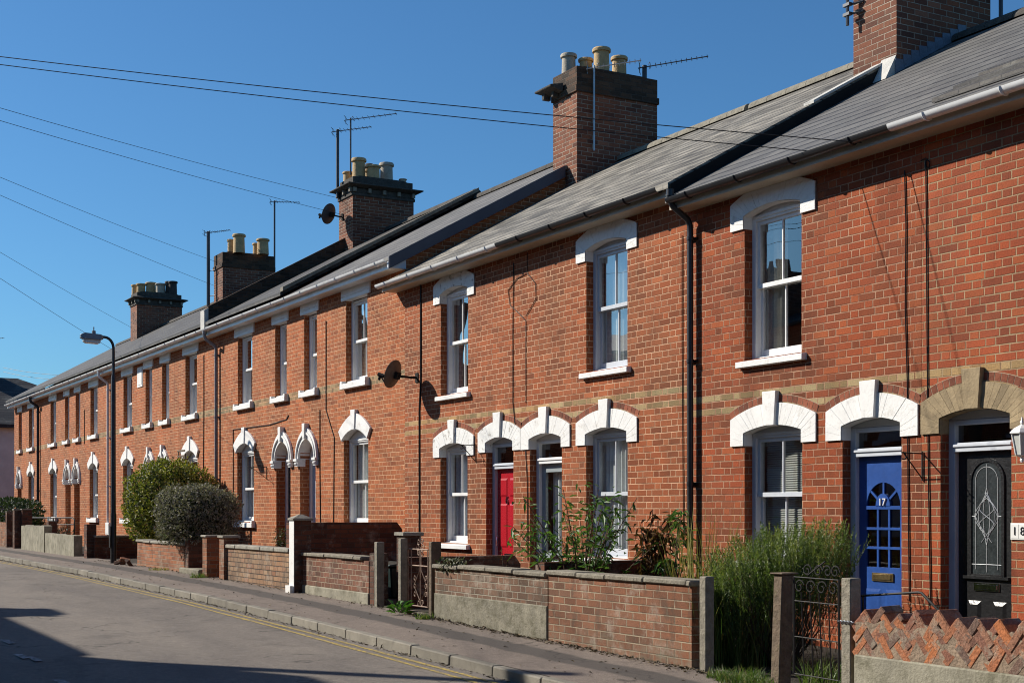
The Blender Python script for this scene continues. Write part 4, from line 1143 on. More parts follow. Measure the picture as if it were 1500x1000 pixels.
def bracket(px0,px1,py,label,sz=.28):
    """wrought iron hanging-basket bracket standing out from the wall"""
    x=WX(px0); z=WZ(px0,py)
    b=MB()
    b.tube([(x,-.012,z+.02),(x,-.012,z-.26)],.008,6)
    b.tube([(x,-.012,z),(x,-sz,z+.005)],.007,6)
    b.tube([(x,-.012,z-.24),(x,-sz*.9,z)],.006,6)
    b.tube([(x,-sz-.03*math.cos(t)+.03,z-.03+.03*math.sin(t)) for t in [math.pi/2+i*.5 for i in range(9)]],.006,5)
    o=b.build('basket_bracket',MAT['iron'],smooth=60)
    return tag(o,label,'bracket','iron hanging basket brackets on the house fronts')
bracket(1352,0,664,'iron basket bracket on the brick pier between the blue and black doors')
bracket(697,0,652,'iron basket bracket between the red door arch and its window')
bracket(391,0,684,'iron basket bracket left of the far gothic door arch',.4)

# wall lantern beside door 18
lx=WX(1497,-.14); lz=WZ(1497,640,-.14)
t=thing('wall_lantern','white coach lantern mounted on the brickwork right of the black door','lantern',(lx,0,lz-.2))
b=MB(); b.box(lx-.035,lx+.035,-.02,-.001,lz-.22,lz-.02); b.tube([(lx,-.02,lz-.16),(lx,-.10,lz-.20),(lx,-.14,lz-.17)],.012,8)
b.lathe([(.012,-.22),(.02,-.20),(.012,-.18),(.045,-.165),(.055,-.155)],(lx,-.14,lz),6)
b.lathe([(.105,.03),(.108,.04),(.075,.075),(.03,.10),(.012,.11),(.018,.13),(.008,.15),(.006,.175)],(lx,-.14,lz),6)
for k in range(6):
    a=math.pi*2*k/6; b.tube([(lx+.055*math.cos(a),-.14+.055*math.sin(a),lz-.155),(lx+.09*math.cos(a),-.14+.09*math.sin(a),lz+.032)],.006,5)
b.build('lantern_body',MAT['white'],t)
b=MB(); b.lathe([(.05,-.154),(.085,.03)],(lx,-.14,lz),6); b.build('glass',MAT['lampglass'],t)
# number plaque 18
nx=WX(1494); nz=WZ(1494,778)
t=thing('number_plaque','white tiled house number plaque reading 18 beside the black door','sign',(nx+.03,0,nz-.08))
b=MB()
for k in range(3): b.box(nx-.088+k*.088,nx-.003+k*.088,-.014,-.001,nz-.064,nz+.064)
b.box(nx-.098,nx+.186,-.010,-.0005,nz-.075,nz+.075)
b.build('plaque',MAT['plaque'],t,bevel=.002)
numerals('numeral','1',.105,nx-.045,-.017,nz,MAT['ink'],t,.004); numerals('numeral','8',.105,nx+.042,-.017,nz,MAT['ink'],t,.004)

# satellite dishes
def dish(px,py,y,ax,r,label,mount,mat='dish',wally=0.0):
    """dish centre seen at (px,py) at depth y; ax = axis the bowl opens to"""
    c=Vector((WX(px,y),y,WZ(px,py,y)))
    ax=Vector(ax).normalized(); up=Vector((0,0,1)); sx=up.cross(ax).normalized(); sy=ax.cross(sx)
    m=Matrix((sx,sy,ax)).transposed()
    t=thing('satellite_dish',label,'satellite dish',(c.x,wally,c.z-r))
    b=MB(); pr=[(.001,-.0)]+[(r*k/8, .16*r*(k/8)**2*1.6) for k in range(1,9)]
    b.lathe(pr,c,28,m); b.lathe([(q,h-.006) for q,h in pr],c,28,m); b.lathe([(r,.256*r),(r+.006,.256*r),(r+.006,.256*r-.008),(r,.256*r-.006)],c,28,m)
    b.build('reflector',MAT[mat],t,smooth=50)
    a=MB(); foc=c+ax*(r*1.05)-sy*(r*.35)
    a.tube([c-sy*r*.85+ax*.1, c-sy*r*.95+ax*r*.4, foc-sy*.03],.012,6); a.build('feed_arm',MAT['aerial'],t,smooth=50)
    n=MB(); n.tube([foc-ax*.05,foc+ax*.07],.035,10); n.tube([foc-ax*.05,foc-ax*.09],.028,10); n.tube([foc+ax*.03,foc+ax*.03-sy*.09],.025,8); n.build('feed_horn',MAT['flatblack'],t,smooth=40)
    k=MB(); mp=Vector(mount)
    k.tube([c-ax*.02, c-ax*.07, Vector((mp.x,mp.y-.12 if wally==0 else mp.y-.1,mp.z)), mp],.019,8)
    k.obox(mp+Vector((0,-.008,0)),(.10,.012,.16),Matrix.Identity(3)); k.obox(c-ax*.045,(.12,.12,.05),m)
    k.build('wall_mount',MAT['flatblack'],t,smooth=50)
    return t
dish(579,549,-.42,(-.80,-.55,.34),.235,'brown satellite dish standing out from the house front near the roofline step',(WX(611),-.002,WZ(611,553)))
dish(484,314,2.82,(-.80,-.50,.34),.25,'grey satellite dish fixed to the tall chimney stack with corbels',(-32.2,3.19,WZ(497,320,3.19)),'aerial',3.19)

# white meter box, trellis
b=MB(); x=WX(160,-.06); zt_=WZ(160,765,-.06); b.box(x-.22,x+.22,-.13,-.002,zt_-.36,zt_); b.box(x-.19,x+.19,-.138,-.128,zt_-.33,zt_-.03)
tag(b.build('meter_box',MAT['white'],bevel=.006),'white meter box on the wall just behind the lamp post','meter box')
b=MB(); xa,xb_=WX(263),WX(273); z0,z1=WZ(268,683),WZ(268,660)
for k in range(3): xx=xa+(xb_-xa)*k/2; b.box(xx-.02,xx+.02,-.04,-.02,z0,z1)
for k in range(4): zz=z0+(z1-z0)*k/3; b.box(xa-.03,xb_+.03,-.055,-.041,zz-.02,zz+.02)
tag(b.build('trellis',MAT['wood']),'small wooden trellis on the wall above the green shrub','trellis')

# ================================================================== aerials
def yagi(b, c, d, L=.9, n=8, up=Vector((0,0,1)), el=.16):
    d=Vector(d).normalized(); s=d.cross(up).normalized()
    b.tube([c-d*.15,c+d*L],.011,5)
    for k in range(n):
        p=c+d*(.18+(L-.2)*k/(n-1)); e=el*(1-.35*k/n)
        b.tube([p-s*e,p+s*e],.006,4)
    for sg in (-1,1):      # reflector and dipole loop
        b.tube([c-d*.12+s*.2+up*.06*sg,c-d*.12-s*.2+up*.06*sg],.007,4)
        b.tube([c-d*.12,c-d*.12+up*.09*sg],.007,4)
    b.tube([c+s*.15+d*.06,c+s*.15+up*.03+d*.08,c-s*.15+up*.03+d*.08,c-s*.15+d*.06,c+s*.15+d*.06],.006,4)
def aerial(px,py0,py1,y,d,label,L=.9,r=.022,mat='aerial',el=.16,stay=None,n=8):
    x=WX(px,y); z0=WZ(px,py0,y); z1=WZ(px,py1,y)
    t=thing('tv_aerial',label,'aerial',(x,y,z0),'television aerials on the chimneys')
    b=MB(); b.tube([(x,y,z0),(x,y,z1)],r,8)
    if stay:
        for zz in stay: b.tube([(x,y,zz),(x+.35,y+.12,zz)],.014,5)
    b.build('mast',MAT['alu' if mat=='alu' else 'aerial'],t,smooth=50)
    q=MB(); yagi(q,Vector((x,y,z1-.04)),d,L,n,el=el); q.build('antenna',MAT[mat],t)
    return t
DA=(.55,.80,.10)
aerial(494.5,290,190,3.12,DA,'taller left-hand aerial mast on the corbelled chimney with satellite dish',.85,.04)
aerial(513.5,256,173,3.30,DA,'thin right-hand aerial mast on the corbelled chimney with satellite dish',1.15,.022)
aerial(305,450,339,3.0,DA,'aerial on a thick stayed pole left of the plain square chimney',.7,.055,stay=[WZ(305,397,3.0),WZ(305,434,3.0)])
aerial(402,409,294,4.95,(.5,.85,-.02),'thin aerial pole right of the plain square chimney',.8,.03)
aerial(870,221,96,3.5,(.55,.80,.12),'pale aerial clipped to the dark side of the four-pot chimney',.85,.02,'alu')
x=WX(944,4.8); z=WZ(944,101,4.8)
t=thing('tv_aerial','dark aerial boom pointing right from the four-pot chimney top','aerial',(x,4.8,z-.2),'television aerials on the chimneys')
b=MB(); b.tube([(x,4.8,z-.2),(x,4.8,z+.06)],.045,8); b.build('mast',MAT['aerial'],t,smooth=50)
q=MB(); yagi(q,Vector((x+.05,4.8,z+.02)),(.62,.78,.12),1.15,11,el=.14); q.build('antenna',MAT['aerial'],t)
# clamps on the nearest chimney
x=WX(1243,3.0)
t=thing('tv_aerial','aerial foot and clamps on the left edge of the nearest chimney','aerial',(x,3.0,WZ(1243,38,3.0)),'television aerials on the chimneys')
b=MB(); b.tube([(x,2.98,WZ(1243,38,3.0)),(x,2.98,8.1)],.022,8)
for pyy in (8,22): zz=WZ(1243,pyy,3.0); b.tube([(x-.05,2.98,zz),(x+.2,3.08,zz+.01)],.016,5); b.box(x-.06,x+.06,2.95,3.01,zz-.02,zz+.02)
b.build('mast',MAT['aerial'],t)
q=MB(); yagi(q,Vector((x,2.98,8.0)),DA,.9,8); q.build('antenna',MAT['aerial'],t)
x=WX(1466,4.9)
t=thing('tv_aerial','aerial pole rising behind the nearest chimney at the ridge','aerial',(x,4.9,6.0),'television aerials on the chimneys')
b=MB(); b.tube([(x,4.9,WZ(1466,45,4.9)),(x,4.9,7.6)],.028,8); b.tube([(x,4.9,WZ(1466,33,4.9)),(x-.2,4.85,WZ(1466,33,4.9)+.02)],.016,5); b.build('mast',MAT['aerial'],t)
q=MB(); yagi(q,Vector((x,4.9,7.55)),DA,.9,8); q.build('antenna',MAT['aerial'],t)

def at(px,py,y): return (WX(px,y),y,WZ(px,py,y))
# ================================================================== telegraph pole and cables
PO=Vector((-20.0,-11.4,0))
t=thing('telegraph_pole','brown wooden telegraph pole on the opposite pavement','pole',(PO.x,PO.y,gz(PO.x)))
b=MB(); b.tube([(PO.x,PO.y,gz(PO.x)-.3),(PO.x,PO.y,6.6)],[.15,.11],12); b.build('pole_shaft',MAT['wood'],t,smooth=50)
b=MB(); b.lathe([(.16,-.05),(.17,0),(.16,.05)],(PO.x,PO.y,6.2),12); b.build('pole_ring',MAT['iron'],t)
def cable(zp, end, sag, label, r=.0048, start=None):
    a=Vector((PO.x,PO.y,zp)) if start is None else Vector(start); e=Vector(end); n=28
    pts=[a.lerp(e,i/n)-Vector((0,0,sag*4*(i/n)*(1-i/n))) for i in range(n+1)]
    b=MB(); b.tube(pts,r,5)
    o=b.build('overhead_cable',MAT['cable'],smooth=60)
    return tag(o,label,'cable','overhead telephone cables')
cable(6.06,at(1262,209,-.30),.10,'topmost overhead cable reaching the gutter above the blue door',.0052)
cable(6.00,at(1192,222,-.30),.10,'second highest overhead cable reaching the gutter above the blue door',.0052)
cable(6.28,at(495,290,3.1),.12,'higher overhead cable meeting the corbelled chimney with the dish')
cable(6.16,at(520,319,3.2),.12,'overhead cable passing just behind the chimney dish')
cable(6.08,at(318,384,3.15),.12,'higher overhead cable meeting the plain square chimney')
cable(5.98,at(318,420,3.15),.10,'lower overhead cable meeting the plain square chimney')
cable(6.06,at(193,480,3.15),.10,'overhead cable ending at the farthest chimney stack')
cable(6.08,at(171,516,-.2),.10,'lowest overhead cable passing behind the street lamp head')
cable(0,at(84,549,2.2),.05,'upper thin cable from the far grey house to the terrace roof',.009,start=at(2,536,1.0) if False else (WX(4,1.0)*1.0,1.0,WZ(4,538,1.0)))
cable(0,at(72,555,2.2),.05,'lower thin cable from the far grey house to the terrace roof',.009,start=(WX(4,1.0),1.0,WZ(4,544,1.0)))

# ================================================================== far grey house
gxh=-66.0
t=thing('rendered_house','grey rendered house with dark hipped tile roof beyond the end of the terrace','house',(gxh-4,2,gz(-66)))
b=MB(); b.box(gxh-9,gxh,-5,7.5,-1.6,3.92); b.build('wall',MAT['greyrender'],t)
b=MB(); e=.35
xa,xb_,ya,yb,ze=gxh-9-e,gxh+e,-5-e,7.5+e,3.85
pk=(gxh-4.2,1.0,6.35)
b.add([(xa,ya,ze),(xb_,ya,ze),(xb_,yb,ze),(xa,yb,ze),(gxh-4.0,.1,6.3),(gxh-4.0,2.0,6.3),(xa,ya,ze-.15),(xb_,ya,ze-.15),(xb_,yb,ze-.15),(xa,yb,ze-.15)],
      [(0,1,4),(1,2,5,4),(2,3,5),(3,0,4,5),(0,6,7,1),(1,7,8,2),(2,8,9,3),(3,9,6,0),(6,9,8,7)])
rf=b.build('roof',MAT['darktile'],t)
b=MB(); b.box(gxh-4.4,gxh-3.8,.0,.95,5.6,7.0); b.box(gxh-4.45,gxh-3.75,-.05,1.0,7.0,7.12); b.build('chimney',MAT['chimdark'],rf)
b=MB(); b.tube([(gxh-4.1,.6,7.1),(gxh-4.1,.6,8.1)],.03,6); yagi(b,Vector((gxh-4.1,.6,8.05)),(.6,.7,.1),.9,7); b.build('aerial',MAT['aerial'],t)

# ================================================================== opposite terrace (casts the shade on the road, seen in the glass)
t=thing('brick_terrace','brick terrace across the street whose roofline shows in the upper window glass','terrace',(-25,-14,gz(-25)))
OY=-13.2; 
b=MB(); b.box(-70,-22.3,OY-8,OY,-2.2,4.75); b.build('wall',MAT['brickA'],t)
b=MB()
b.xprism([(OY+.25,4.70),(OY+.25,4.78),(OY-4,6.3),(OY-8.25,4.78),(OY-8.25,4.70)],-70.2,-22.35); ro=b.build('roof',MAT['slateA'],t)
for x in (-64,-55.5,-47):
    b=MB(); b.box(x-.45,x+.45,OY-4.8,OY-3.2,5.2,8.9); b.box(x-.52,x+.52,OY-4.87,OY-3.13,8.9,9.1)
    for k in range(4): b.lathe([(.13,0),(.11,.5),(.09,.5)],(x,OY-4.6+k*.4,9.09),10)
    b.build('chimney',MAT['chimbrick'],ro)
for x in range(-68,-23,4):
    for z0,z1 in ((1.6,3.2),(-.5,1.1)):
        b=MB(); b.box(x-.5,x+.5,OY+.001,OY+.03,z0,z1); b.box(x-.6,x+.6,OY+.001,OY+.08,z0-.1,z0-.001); b.build('window',MAT['greypaint'],t)
b=MB(); b.box(-29.75,-28.85,OY-1.6,OY-.5,4.4,6.15); b.box(-29.82,-28.78,OY-1.67,OY-.43,6.15,6.3)
for k in range(2): b.lathe([(.13,0),(.11,.35),(.09,.35)],(-29.5+k*.45,OY-1.0,6.29),10)
b.build('chimney',MAT['chimbrick'],ro)
# gable-fronted house nearer the camera side of that row
t=thing('mansard_terrace','tall mansard-roofed brick terrace across the street shading the near road','terrace',(-17,-16,gz(-17)))
b=MB(); b.box(-22.2,34,OY-8,OY,-2.6,4.6); b.build('wall',MAT['brickB'],t)
b=MB(); b.prism([(-22.25,4.62),(34.1,4.62),(33.2,6.25),(-21.4,6.25)],OY-8.1,OY+.2); b.build('roof',MAT['slateA'],t)
for x in range(-20,34,3):
    for z0,z1 in ((1.6,3.2),(-.5,1.1)):
        b=MB(); b.box(x-.5,x+.5,OY+.001,OY+.03,z0,z1); b.box(x-.6,x+.6,OY+.001,OY+.08,z0-.1,z0-.001); b.build('window',MAT['greypaint'],t)

# ================================================================== street lamp
LY=-2.36
lx=WX(166,LY); lz=gz(lx)
t=thing('street_lamp','black street lamp post with grey lantern leaning over the pavement','street lamp',(lx,LY,lz))
b=MB(); b.tube([(lx,LY,lz-.05),(lx,LY,lz+1.1),(lx,LY,lz+1.15),(lx,LY,3.05),(lx,LY,3.1),(lx,LY,3.62)],[.068,.068,.056,.052,.036,.034],14); b.build('post',MAT['lampblack'],t,smooth=35)
b=MB(); b.box(lx-.045,lx+.045,LY-.09,LY-.082,lz+.35,lz+.85); b.build('access_door',MAT['lampblack'],t,bevel=.003)
b=MB(); b.tube([(lx,LY,3.60)]+[(lx,LY-.20+.20*math.cos(a),3.70+.24*math.sin(a)) for a in [math.pi/2*i/6 for i in range(7)]]+[(lx,LY-.30,3.94)],.032,10); b.build('arm',MAT['lampblack'],t,smooth=60)
b=MB()
def lan(bm,prof):
    vs=[]; 
    for (yy,w,z0,z1) in prof: vs+=[(lx-w,yy,z0),(lx+w,yy,z0),(lx+w*.75,yy,z1),(lx-w*.75,yy,z1)]
    fs=[(0,3,2,1),tuple(range(len(vs)-4,len(vs)))]
    for i in range(len(prof)-1):
        for k in range(4): fs.append((i*4+k,i*4+(k+1)%4,i*4+4+(k+1)%4,i*4+4+k))
    bm.add(vs,fs)
lan(b,[(LY-.24,.06,3.88,3.97),(LY-.30,.11,3.86,3.99),(LY-.66,.12,3.87,4.01),(LY-.74,.07,3.89,3.97)])
b.tube([(lx,LY-.44,4.0),(lx,LY-.44,4.07)],.045,8); b.tube([(lx,LY-.44,4.06),(lx,LY-.44,4.16)],.014,6)
b.build('lantern',MAT['lampgrey'],t,bevel=.006)
b=MB(); lan(b,[(LY-.30,.085,3.80,3.86),(LY-.34,.10,3.775,3.862),(LY-.62,.10,3.785,3.868),(LY-.68,.08,3.82,3.872)]); b.build('lamp_cover',MAT['lampglass'],t,bevel=.006)

# ================================================================== garden walls
def gwall(label, pa, pb, ztop, brick, cop=None, thick=.22, y=-2.2, plinth=None, plinthmat=None, cop_t=.055, ragged=0.0, group=None, ext=(0,0), cop_in=(0,0), zt2=None):
    xa,xb_=WX(pa,y)-ext[0],WX(pb,y)+ext[1]
    t=thing('garden_wall',label,'garden wall',((xa+xb_)/2,y+thick/2,gz((xa+xb_)/2)),group)
    zb=min(gz(xa),gz(xb_))-.2
    b=MB()
    top=ztop-(cop_t if cop else 0)
    zs=plinth if plinth is not None else zb
    if ragged:
        n=14; pts=[(xa,zs)]+[(xb_,zs)]
        for i in range(n,-1,-1): pts.append((xa+(xb_-xa)*i/n, top+R.uniform(-ragged,ragged)))
        b.prism(pts,y,y+thick)
    else: b.box(xa,xb_,y,y+thick,zs,top)
    b.build('wall',MAT[brick],t)
    if plinth is not None:
        q=MB(); q.box(xa-.004,xb_+.004,y-.014,y+thick+.01,zb,plinth); q.build('plinth',MAT[plinthmat or 'conc'],t,bevel=.01)
    if cop:
        q=MB(); x=xa-.02+cop_in[0]
        while x<xb_+.02-cop_in[1]-.05:
            L=min(R.uniform(.55,.75),xb_+.02-cop_in[1]-x)
            dz=R.uniform(-.006,.006); dy=R.uniform(-.008,.008)
            q.box(x+.003,x+L-.003,y-.035+dy,y+thick+.03+dy,top+.001+dz,ztop+dz); x+=L
        q.build('coping',MAT[cop],t,bevel=.012)
    return t
def pier(name,label,px0,y,w,d,z1,mat,cap=None,cap_o=.03,cap_t=.05,lean=(0,0),group=None,cat=None,pyr=0.0,zb=None):
    x0=WX(px0,y); zb=gz(x0)-.15 if zb is None else zb
    t=thing(name,label,cat or name.replace('_',' '),(x0+w/2,y+d/2,gz(x0)),group)
    b=MB(); H=z1-zb
    vs=[]
    for z in (zb,z1):
        s=(z-zb)/H; ox,oy=lean[0]*s,lean[1]*s
        vs+=[(x0+ox,y+oy,z),(x0+w+ox,y+oy,z),(x0+w+ox,y+d+oy,z),(x0+ox,y+d+oy,z)]
    b.add(vs,[(0,3,2,1),(4,5,6,7),(0,1,5,4),(1,2,6,5),(2,3,7,6),(3,0,4,7)]); b.build('shaft',MAT[mat],t,bevel=.008 if mat.startswith(('wood','conc')) else 0)
    if cap:
        q=MB(); o=cap_o; xx,yy=x0+lean[0],y+lean[1]; zc=z1+cap_t
        q.box(xx-o,xx+w+o,yy-o,yy+d+o,z1+.001,zc)
        if pyr: q.add([(xx-o,yy-o,zc),(xx+w+o,yy-o,zc),(xx+w+o,yy+d+o,zc),(xx-o,yy+d+o,zc),(xx+w*.4,yy+d*.4,zc+pyr),(xx+w*.6,yy+d*.4,zc+pyr),(xx+w*.6,yy+d*.6,zc+pyr),(xx+w*.4,yy+d*.6,zc+pyr)],[(0,1,5,4),(1,2,6,5),(2,3,7,6),(3,0,4,7),(4,5,6,7)])
        q.build('cap',MAT[cap],t,bevel=.006)
    return t
gwall('weathered red brick front wall with stone coping ending at the grey post',803.5,1013,-.655,'gardenB','coping')
gwall('front wall of grey brown brick over a mossy concrete lower half',637,802,-.675,'gardenG','coping',plinth=-1.045,ragged=0.012)
gwall('low brown brick front wall on a pale rendered plinth beside the white painted pier',433,540,-.655,'gardenF','coping',plinth=-1.16,plinthmat='concpale',cop_in=(0,.22))
gwall('garden wall of raked stone-coloured bricks with flat coping',328,424,-.61,'pebble','capstone',cop_t=.07)
gwall('broken orange brick front wall with the grey purple shrub spilling over',201,270,-.64,'orangewall','capstone',ragged=.02,thick=.26)
gwall('tall pale concrete front wall with crumbling top at the far end',31,64.5,-.46,'concpale',None,ragged=.05)
gwall('lower pale concrete front wall next to the tall crumbling one',66,108,-.655,'concpale',None,ragged=.012)
gwall('plain brick front wall at the far left edge',-30,8.5,-.40,'orangewall',None)
def divider(label,x,ya,yb,z,mat,cop=None,th=.2,slant=.12):
    t=thing('dividing_wall',label,'garden wall',(x,(ya+yb)/2,gz(x)))
    b=MB(); b.xprism([(ya,gz(x)-.2),(yb,gz(x)-.2),(yb,z-slant),(yb-slant*.8,z),(ya,z)],x-th,x); b.build('wall',MAT[mat],t)
    if cop:
        q=MB(); q.box(x-th-.03,x+.03,ya,yb-slant,z+.001,z+.05); q.build('coping',MAT[cop],t,bevel=.01)
divider('tall shade-coloured brick wall dividing the gardens behind the white painted pier',XB[0]+.02,-2.05,-.06,-.20,'gardenD')
divider('low shade-coloured wall dividing the gardens in front of the red door',XB[1]+.05,-1.95,-.12,-.645,'gardenD',None)
divider('low shade-coloured wall dividing the gardens behind the leafy shrub',XB[2]-.05,-1.95,-.10,-.59,'gardenD',None)
divider('dark dividing wall in shade behind the street lamp',-35.6,-2.05,-.7,-.68,'gardenD','capstone')
# white painted pier
t=pier('gate_pier','brick gate pier with a white painted front and stone cap',424,-2.34,.21,.28,-.16,'gardenD','capstone',.025,.035,pyr=.06,group=None,cat='gate pier')
xq=WX(424,-2.34); q=MB(); q.box(xq-.002,xq+.212,-2.346,-2.341,gz(xq)-.1,-.162); q.box(xq-.03,xq+.19,-2.40,-2.347,gz(xq)-.1,gz(xq)+.10); q.build('painted_face',MAT['whitebrick'],t,bevel=.004)
pier('gate_pier','brick gate pier with flat cap on the left of the far gateway',296.5,-2.3,.26,.26,-.50,'orangewall','capstone',.03,.04,cat='gate pier')
pier('gate_pier','brick gate pier with flat cap at the end of the raked stone-coloured wall',321,-2.26,.27,.27,-.50,'orangewall','capstone',.03,.045,cat='gate pier')
pier('gate_pier','dark brick pier standing between the lamp post and low concrete wall',123,-2.22,.30,.24,-.38,'gardenD','gardenD',.0,.03,cat='gate pier')
pier('gate_pier','dark brick stub pier behind the two concrete walls',68,-1.95,.3,.24,-.33,'gardenD',None,cat='gate pier')
pier('gate_pier','narrow pale edged pier leftmost of the three at the far end',8,-2.25,.22,.20,-.06,'gardenD','conc',.01,.03,cat='gate pier')
pier('gate_pier','pale edged pier in the middle of the three at the far end',18.5,-2.25,.30,.24,.0,'gardenD','capstone',.02,.04,cat='gate pier')
pier('gate_pier','pale edged pier rightmost of the three at the far end',30,-2.05,.30,.30,.01,'gardenD','capstone',.02,.04,cat='gate pier')
b=MB(); xa,xb_=WX(270,-2.2),WX(296,-2.2); b.box(xa-.15,xb_,-2.27,-1.7,gz(xa)-.2,gz(xa)+.10); tag(b.build('doorstep',MAT['conc'],bevel=.02),'worn concrete step in the gateway beside the orange brick wall','step')
b=MB(); xa=WX(270,-2.2); b.box(xa,xa+.24,-2.19,-1.72,gz(xa)-.1,-.58); tag(b.build('gate_pier',MAT['gardenD'],bevel=.004),'block of shade-coloured brick at the wall end under the grey purple shrub','gate pier')  # shaded return of the wall, built as a separate dark block
# posts
pier('gate_post','square grey concrete post at the end of the weathered red brick wall',1024,-2.24,.10,.10,-.605,'woodgrey',cat='gate post')
t=pier('gate_post','leaning brown wooden gate post with a flat cap',1127,-2.25,.115,.135,-.545,'wood','wood',.025,.015,lean=(.03,.02),cat='gate post')
t2=pier('gate_post','greenish wooden gate post with a chain round it',1231.5,-2.24,.11,.115,-.54,'woodgrey',cat='gate post')
b=MB(); xq=WX(1231.5,-2.24)
for k in range(9): b.lathe([(.010,-.004),(.015,0),(.010,.004)],(xq-.01+k*.02,-2.25,-.885-.004*(k%2)),7,Matrix.Rotation(math.pi/2*(k%2),3,'X')); 
b.build('chain',MAT['alu'],t2)
pier('gate_post','pale grey concrete gate post left of the green bin',548,-2.24,.10,.11,-.435,'woodgrey',cat='gate post')
pier('gate_post','slim grey post just right of the green bin',583,-2.22,.09,.10,-.375,'woodgrey',cat='gate post')
pier('gate_post','dark wooden gate post beside the rusty iron gate',627.5,-2.22,.09,.14,-.40,'wood',cat='gate post')
pier('gate_pier','brown brick pier with a concrete cap behind the slim grey post',581,-1.75,.26,.26,-.36,'gardenD','capstone',.03,.05,cat='gate pier')
b=MB(); xa,xb_=WX(540,-2.2),WX(546,-2.2); b.box(xa+.002,xa+.16,-2.19,-1.97,gz(xa)-.1,-.60); tag(b.build('gate_pier',MAT['gardenD'],bevel=.004),'short block of shade-coloured brick ending the low brown brick wall','gate pier')  # dark block standing in for the wall's shaded end face

# iron gates
def scroll(b,c,r,turns=1.4,a0=0,dirn=1,rad=.006,ax=(1,0)):
    pts=[]
    for i in range(22):
        s=i/21; a=a0+dirn*turns*2*math.pi*s; rr=r*(1-.75*s)
        pts.append((c[0]+rr*math.cos(a)*ax[0],c[1]+rr*math.cos(a)*ax[1],c[2]+rr*math.sin(a)))
    b.tube(pts,rad,5)
GY=-2.17
xa,xb_=WX(1163,GY),WX(1229,GY); g0=gz(xa)
t=thing('iron_gate','black wrought iron gate with scrolls between the two wooden posts','gate',((xa+xb_)/2,GY,g0))
b=MB(); zt_=-.56; zb_=g0+.12
b.tube([(xa,GY,zb_),(xa,GY,zt_)],.011,6); b.tube([(xb_,GY,zb_),(xb_,GY,zt_)],.011,6)
for z in (zt_,zt_-.20,zt_-.50,zb_): b.tube([(xa,GY,z),(xb_,GY,z-.005)],.0055,6)
b.build('frame',MAT['iron'],t,smooth=50)
for k in range(1,5):
    b=MB(); x=xa+(xb_-xa)*k/5; b.tube([(x-.02,GY,zt_-.12),(x+.02,GY,zb_)],.006,5); b.build('bar',MAT['iron'],t,smooth=50)
b=MB(); W=xb_-xa
for k in range(4): scroll(b,(xa+W*(k+.5)/4,GY,zt_-.08),.062,1.2,.3,1)
for k,s in ((.3,1),(.55,1),(.75,-1),(.92,1)): scroll(b,(xa+W*k,GY,zt_+.06),.055,1.3,0 if s>0 else math.pi,s)
b.tube([(xa+W*.32,GY,zt_+.02),(xa+W*.7,GY,zt_+.14)],.007,5)
b.build('scrollwork',MAT['iron'],t,smooth=60)
xa,xb_=WX(598,-2.1),WX(627,-2.1); g0=gz(xa); GY=-2.1
t=thing('iron_gate','rusty cream wrought iron gate with a scrolled crest','gate',((xa+xb_)/2,GY,g0))
b=MB(); zt_=WZ(612,804,GY); zm_=WZ(612,828,GY); zb_=g0+.08; W=xb_-xa
for x in (xa,xa+W*.16,xa+W*.62,xb_-.01): b.tube([(x,GY,zb_),(x,GY,zt_)],.009,6)
for z in (zt_,zm_,zb_): b.tube([(xa,GY,z),(xb_,GY,z)],.009,6)
b.build('frame',MAT['rust'],t,smooth=50)
b=MB(); xm=xa+W*.62
for s in (-1,1):
    scroll(b,(xm+s*.07,GY,zt_+.03),.06,1.3,0 if s<0 else math.pi,s); scroll(b,(xm+s*.05,GY,zt_+.10),.045,1.2,0,s)
    scroll(b,(xm+s*.05,GY,zt_-.05),.045,1.2,0,-s)
    b.tube([(xm+s*.02,GY,zt_-.02),(xm+s*.02,GY,zm_-.05),(xm+s*.20,GY,(zm_+zb_)/2),(xm+s*.02,GY,zb_+.08)],.007,5)
    for q in (.3,.5,.7): scroll(b,(xm+s*.17,GY,zm_+(zb_-zm_)*q),.04,1.2,0,s)
    scroll(b,(xm+s*.05,GY,zb_+.04),.05,1.2,0,s)
b.tube([(xm-.02,GY,zt_+.13),(xm,GY,zt_+.17),(xm+.02,GY,zt_+.13)],.008,5)
b.build('scrollwork',MAT['rust'],t,smooth=60)
# handrails
b=MB(); hy=-1.0
b.tube([at(1262,872,hy),at(1345,867,hy),at(1350,868,hy),at(1387,906,hy),at(1389,935,hy)],.012,6); b.tube([at(1264,872,hy),at(1264,935,hy)],.010,6)
tag(b.build('handrail',MAT['iron'],smooth=50),'thin black iron handrail between the blue and black doors','handrail')
b=MB(); hy=-1.3
b.tube([at(44,758,hy),at(106,758,hy),at(109,761,hy),at(109,776,hy),at(108,785,hy)],.022,6); b.tube([at(80,768,hy),at(108,768,hy)],.018,6)
for p_ in (46,78): b.tube([at(p_,758,hy),at(p_,790,hy)],.018,6)
tag(b.build('handrail',MAT['iron'],smooth=50),'black tubular railing above the low concrete wall at the far end','railing')
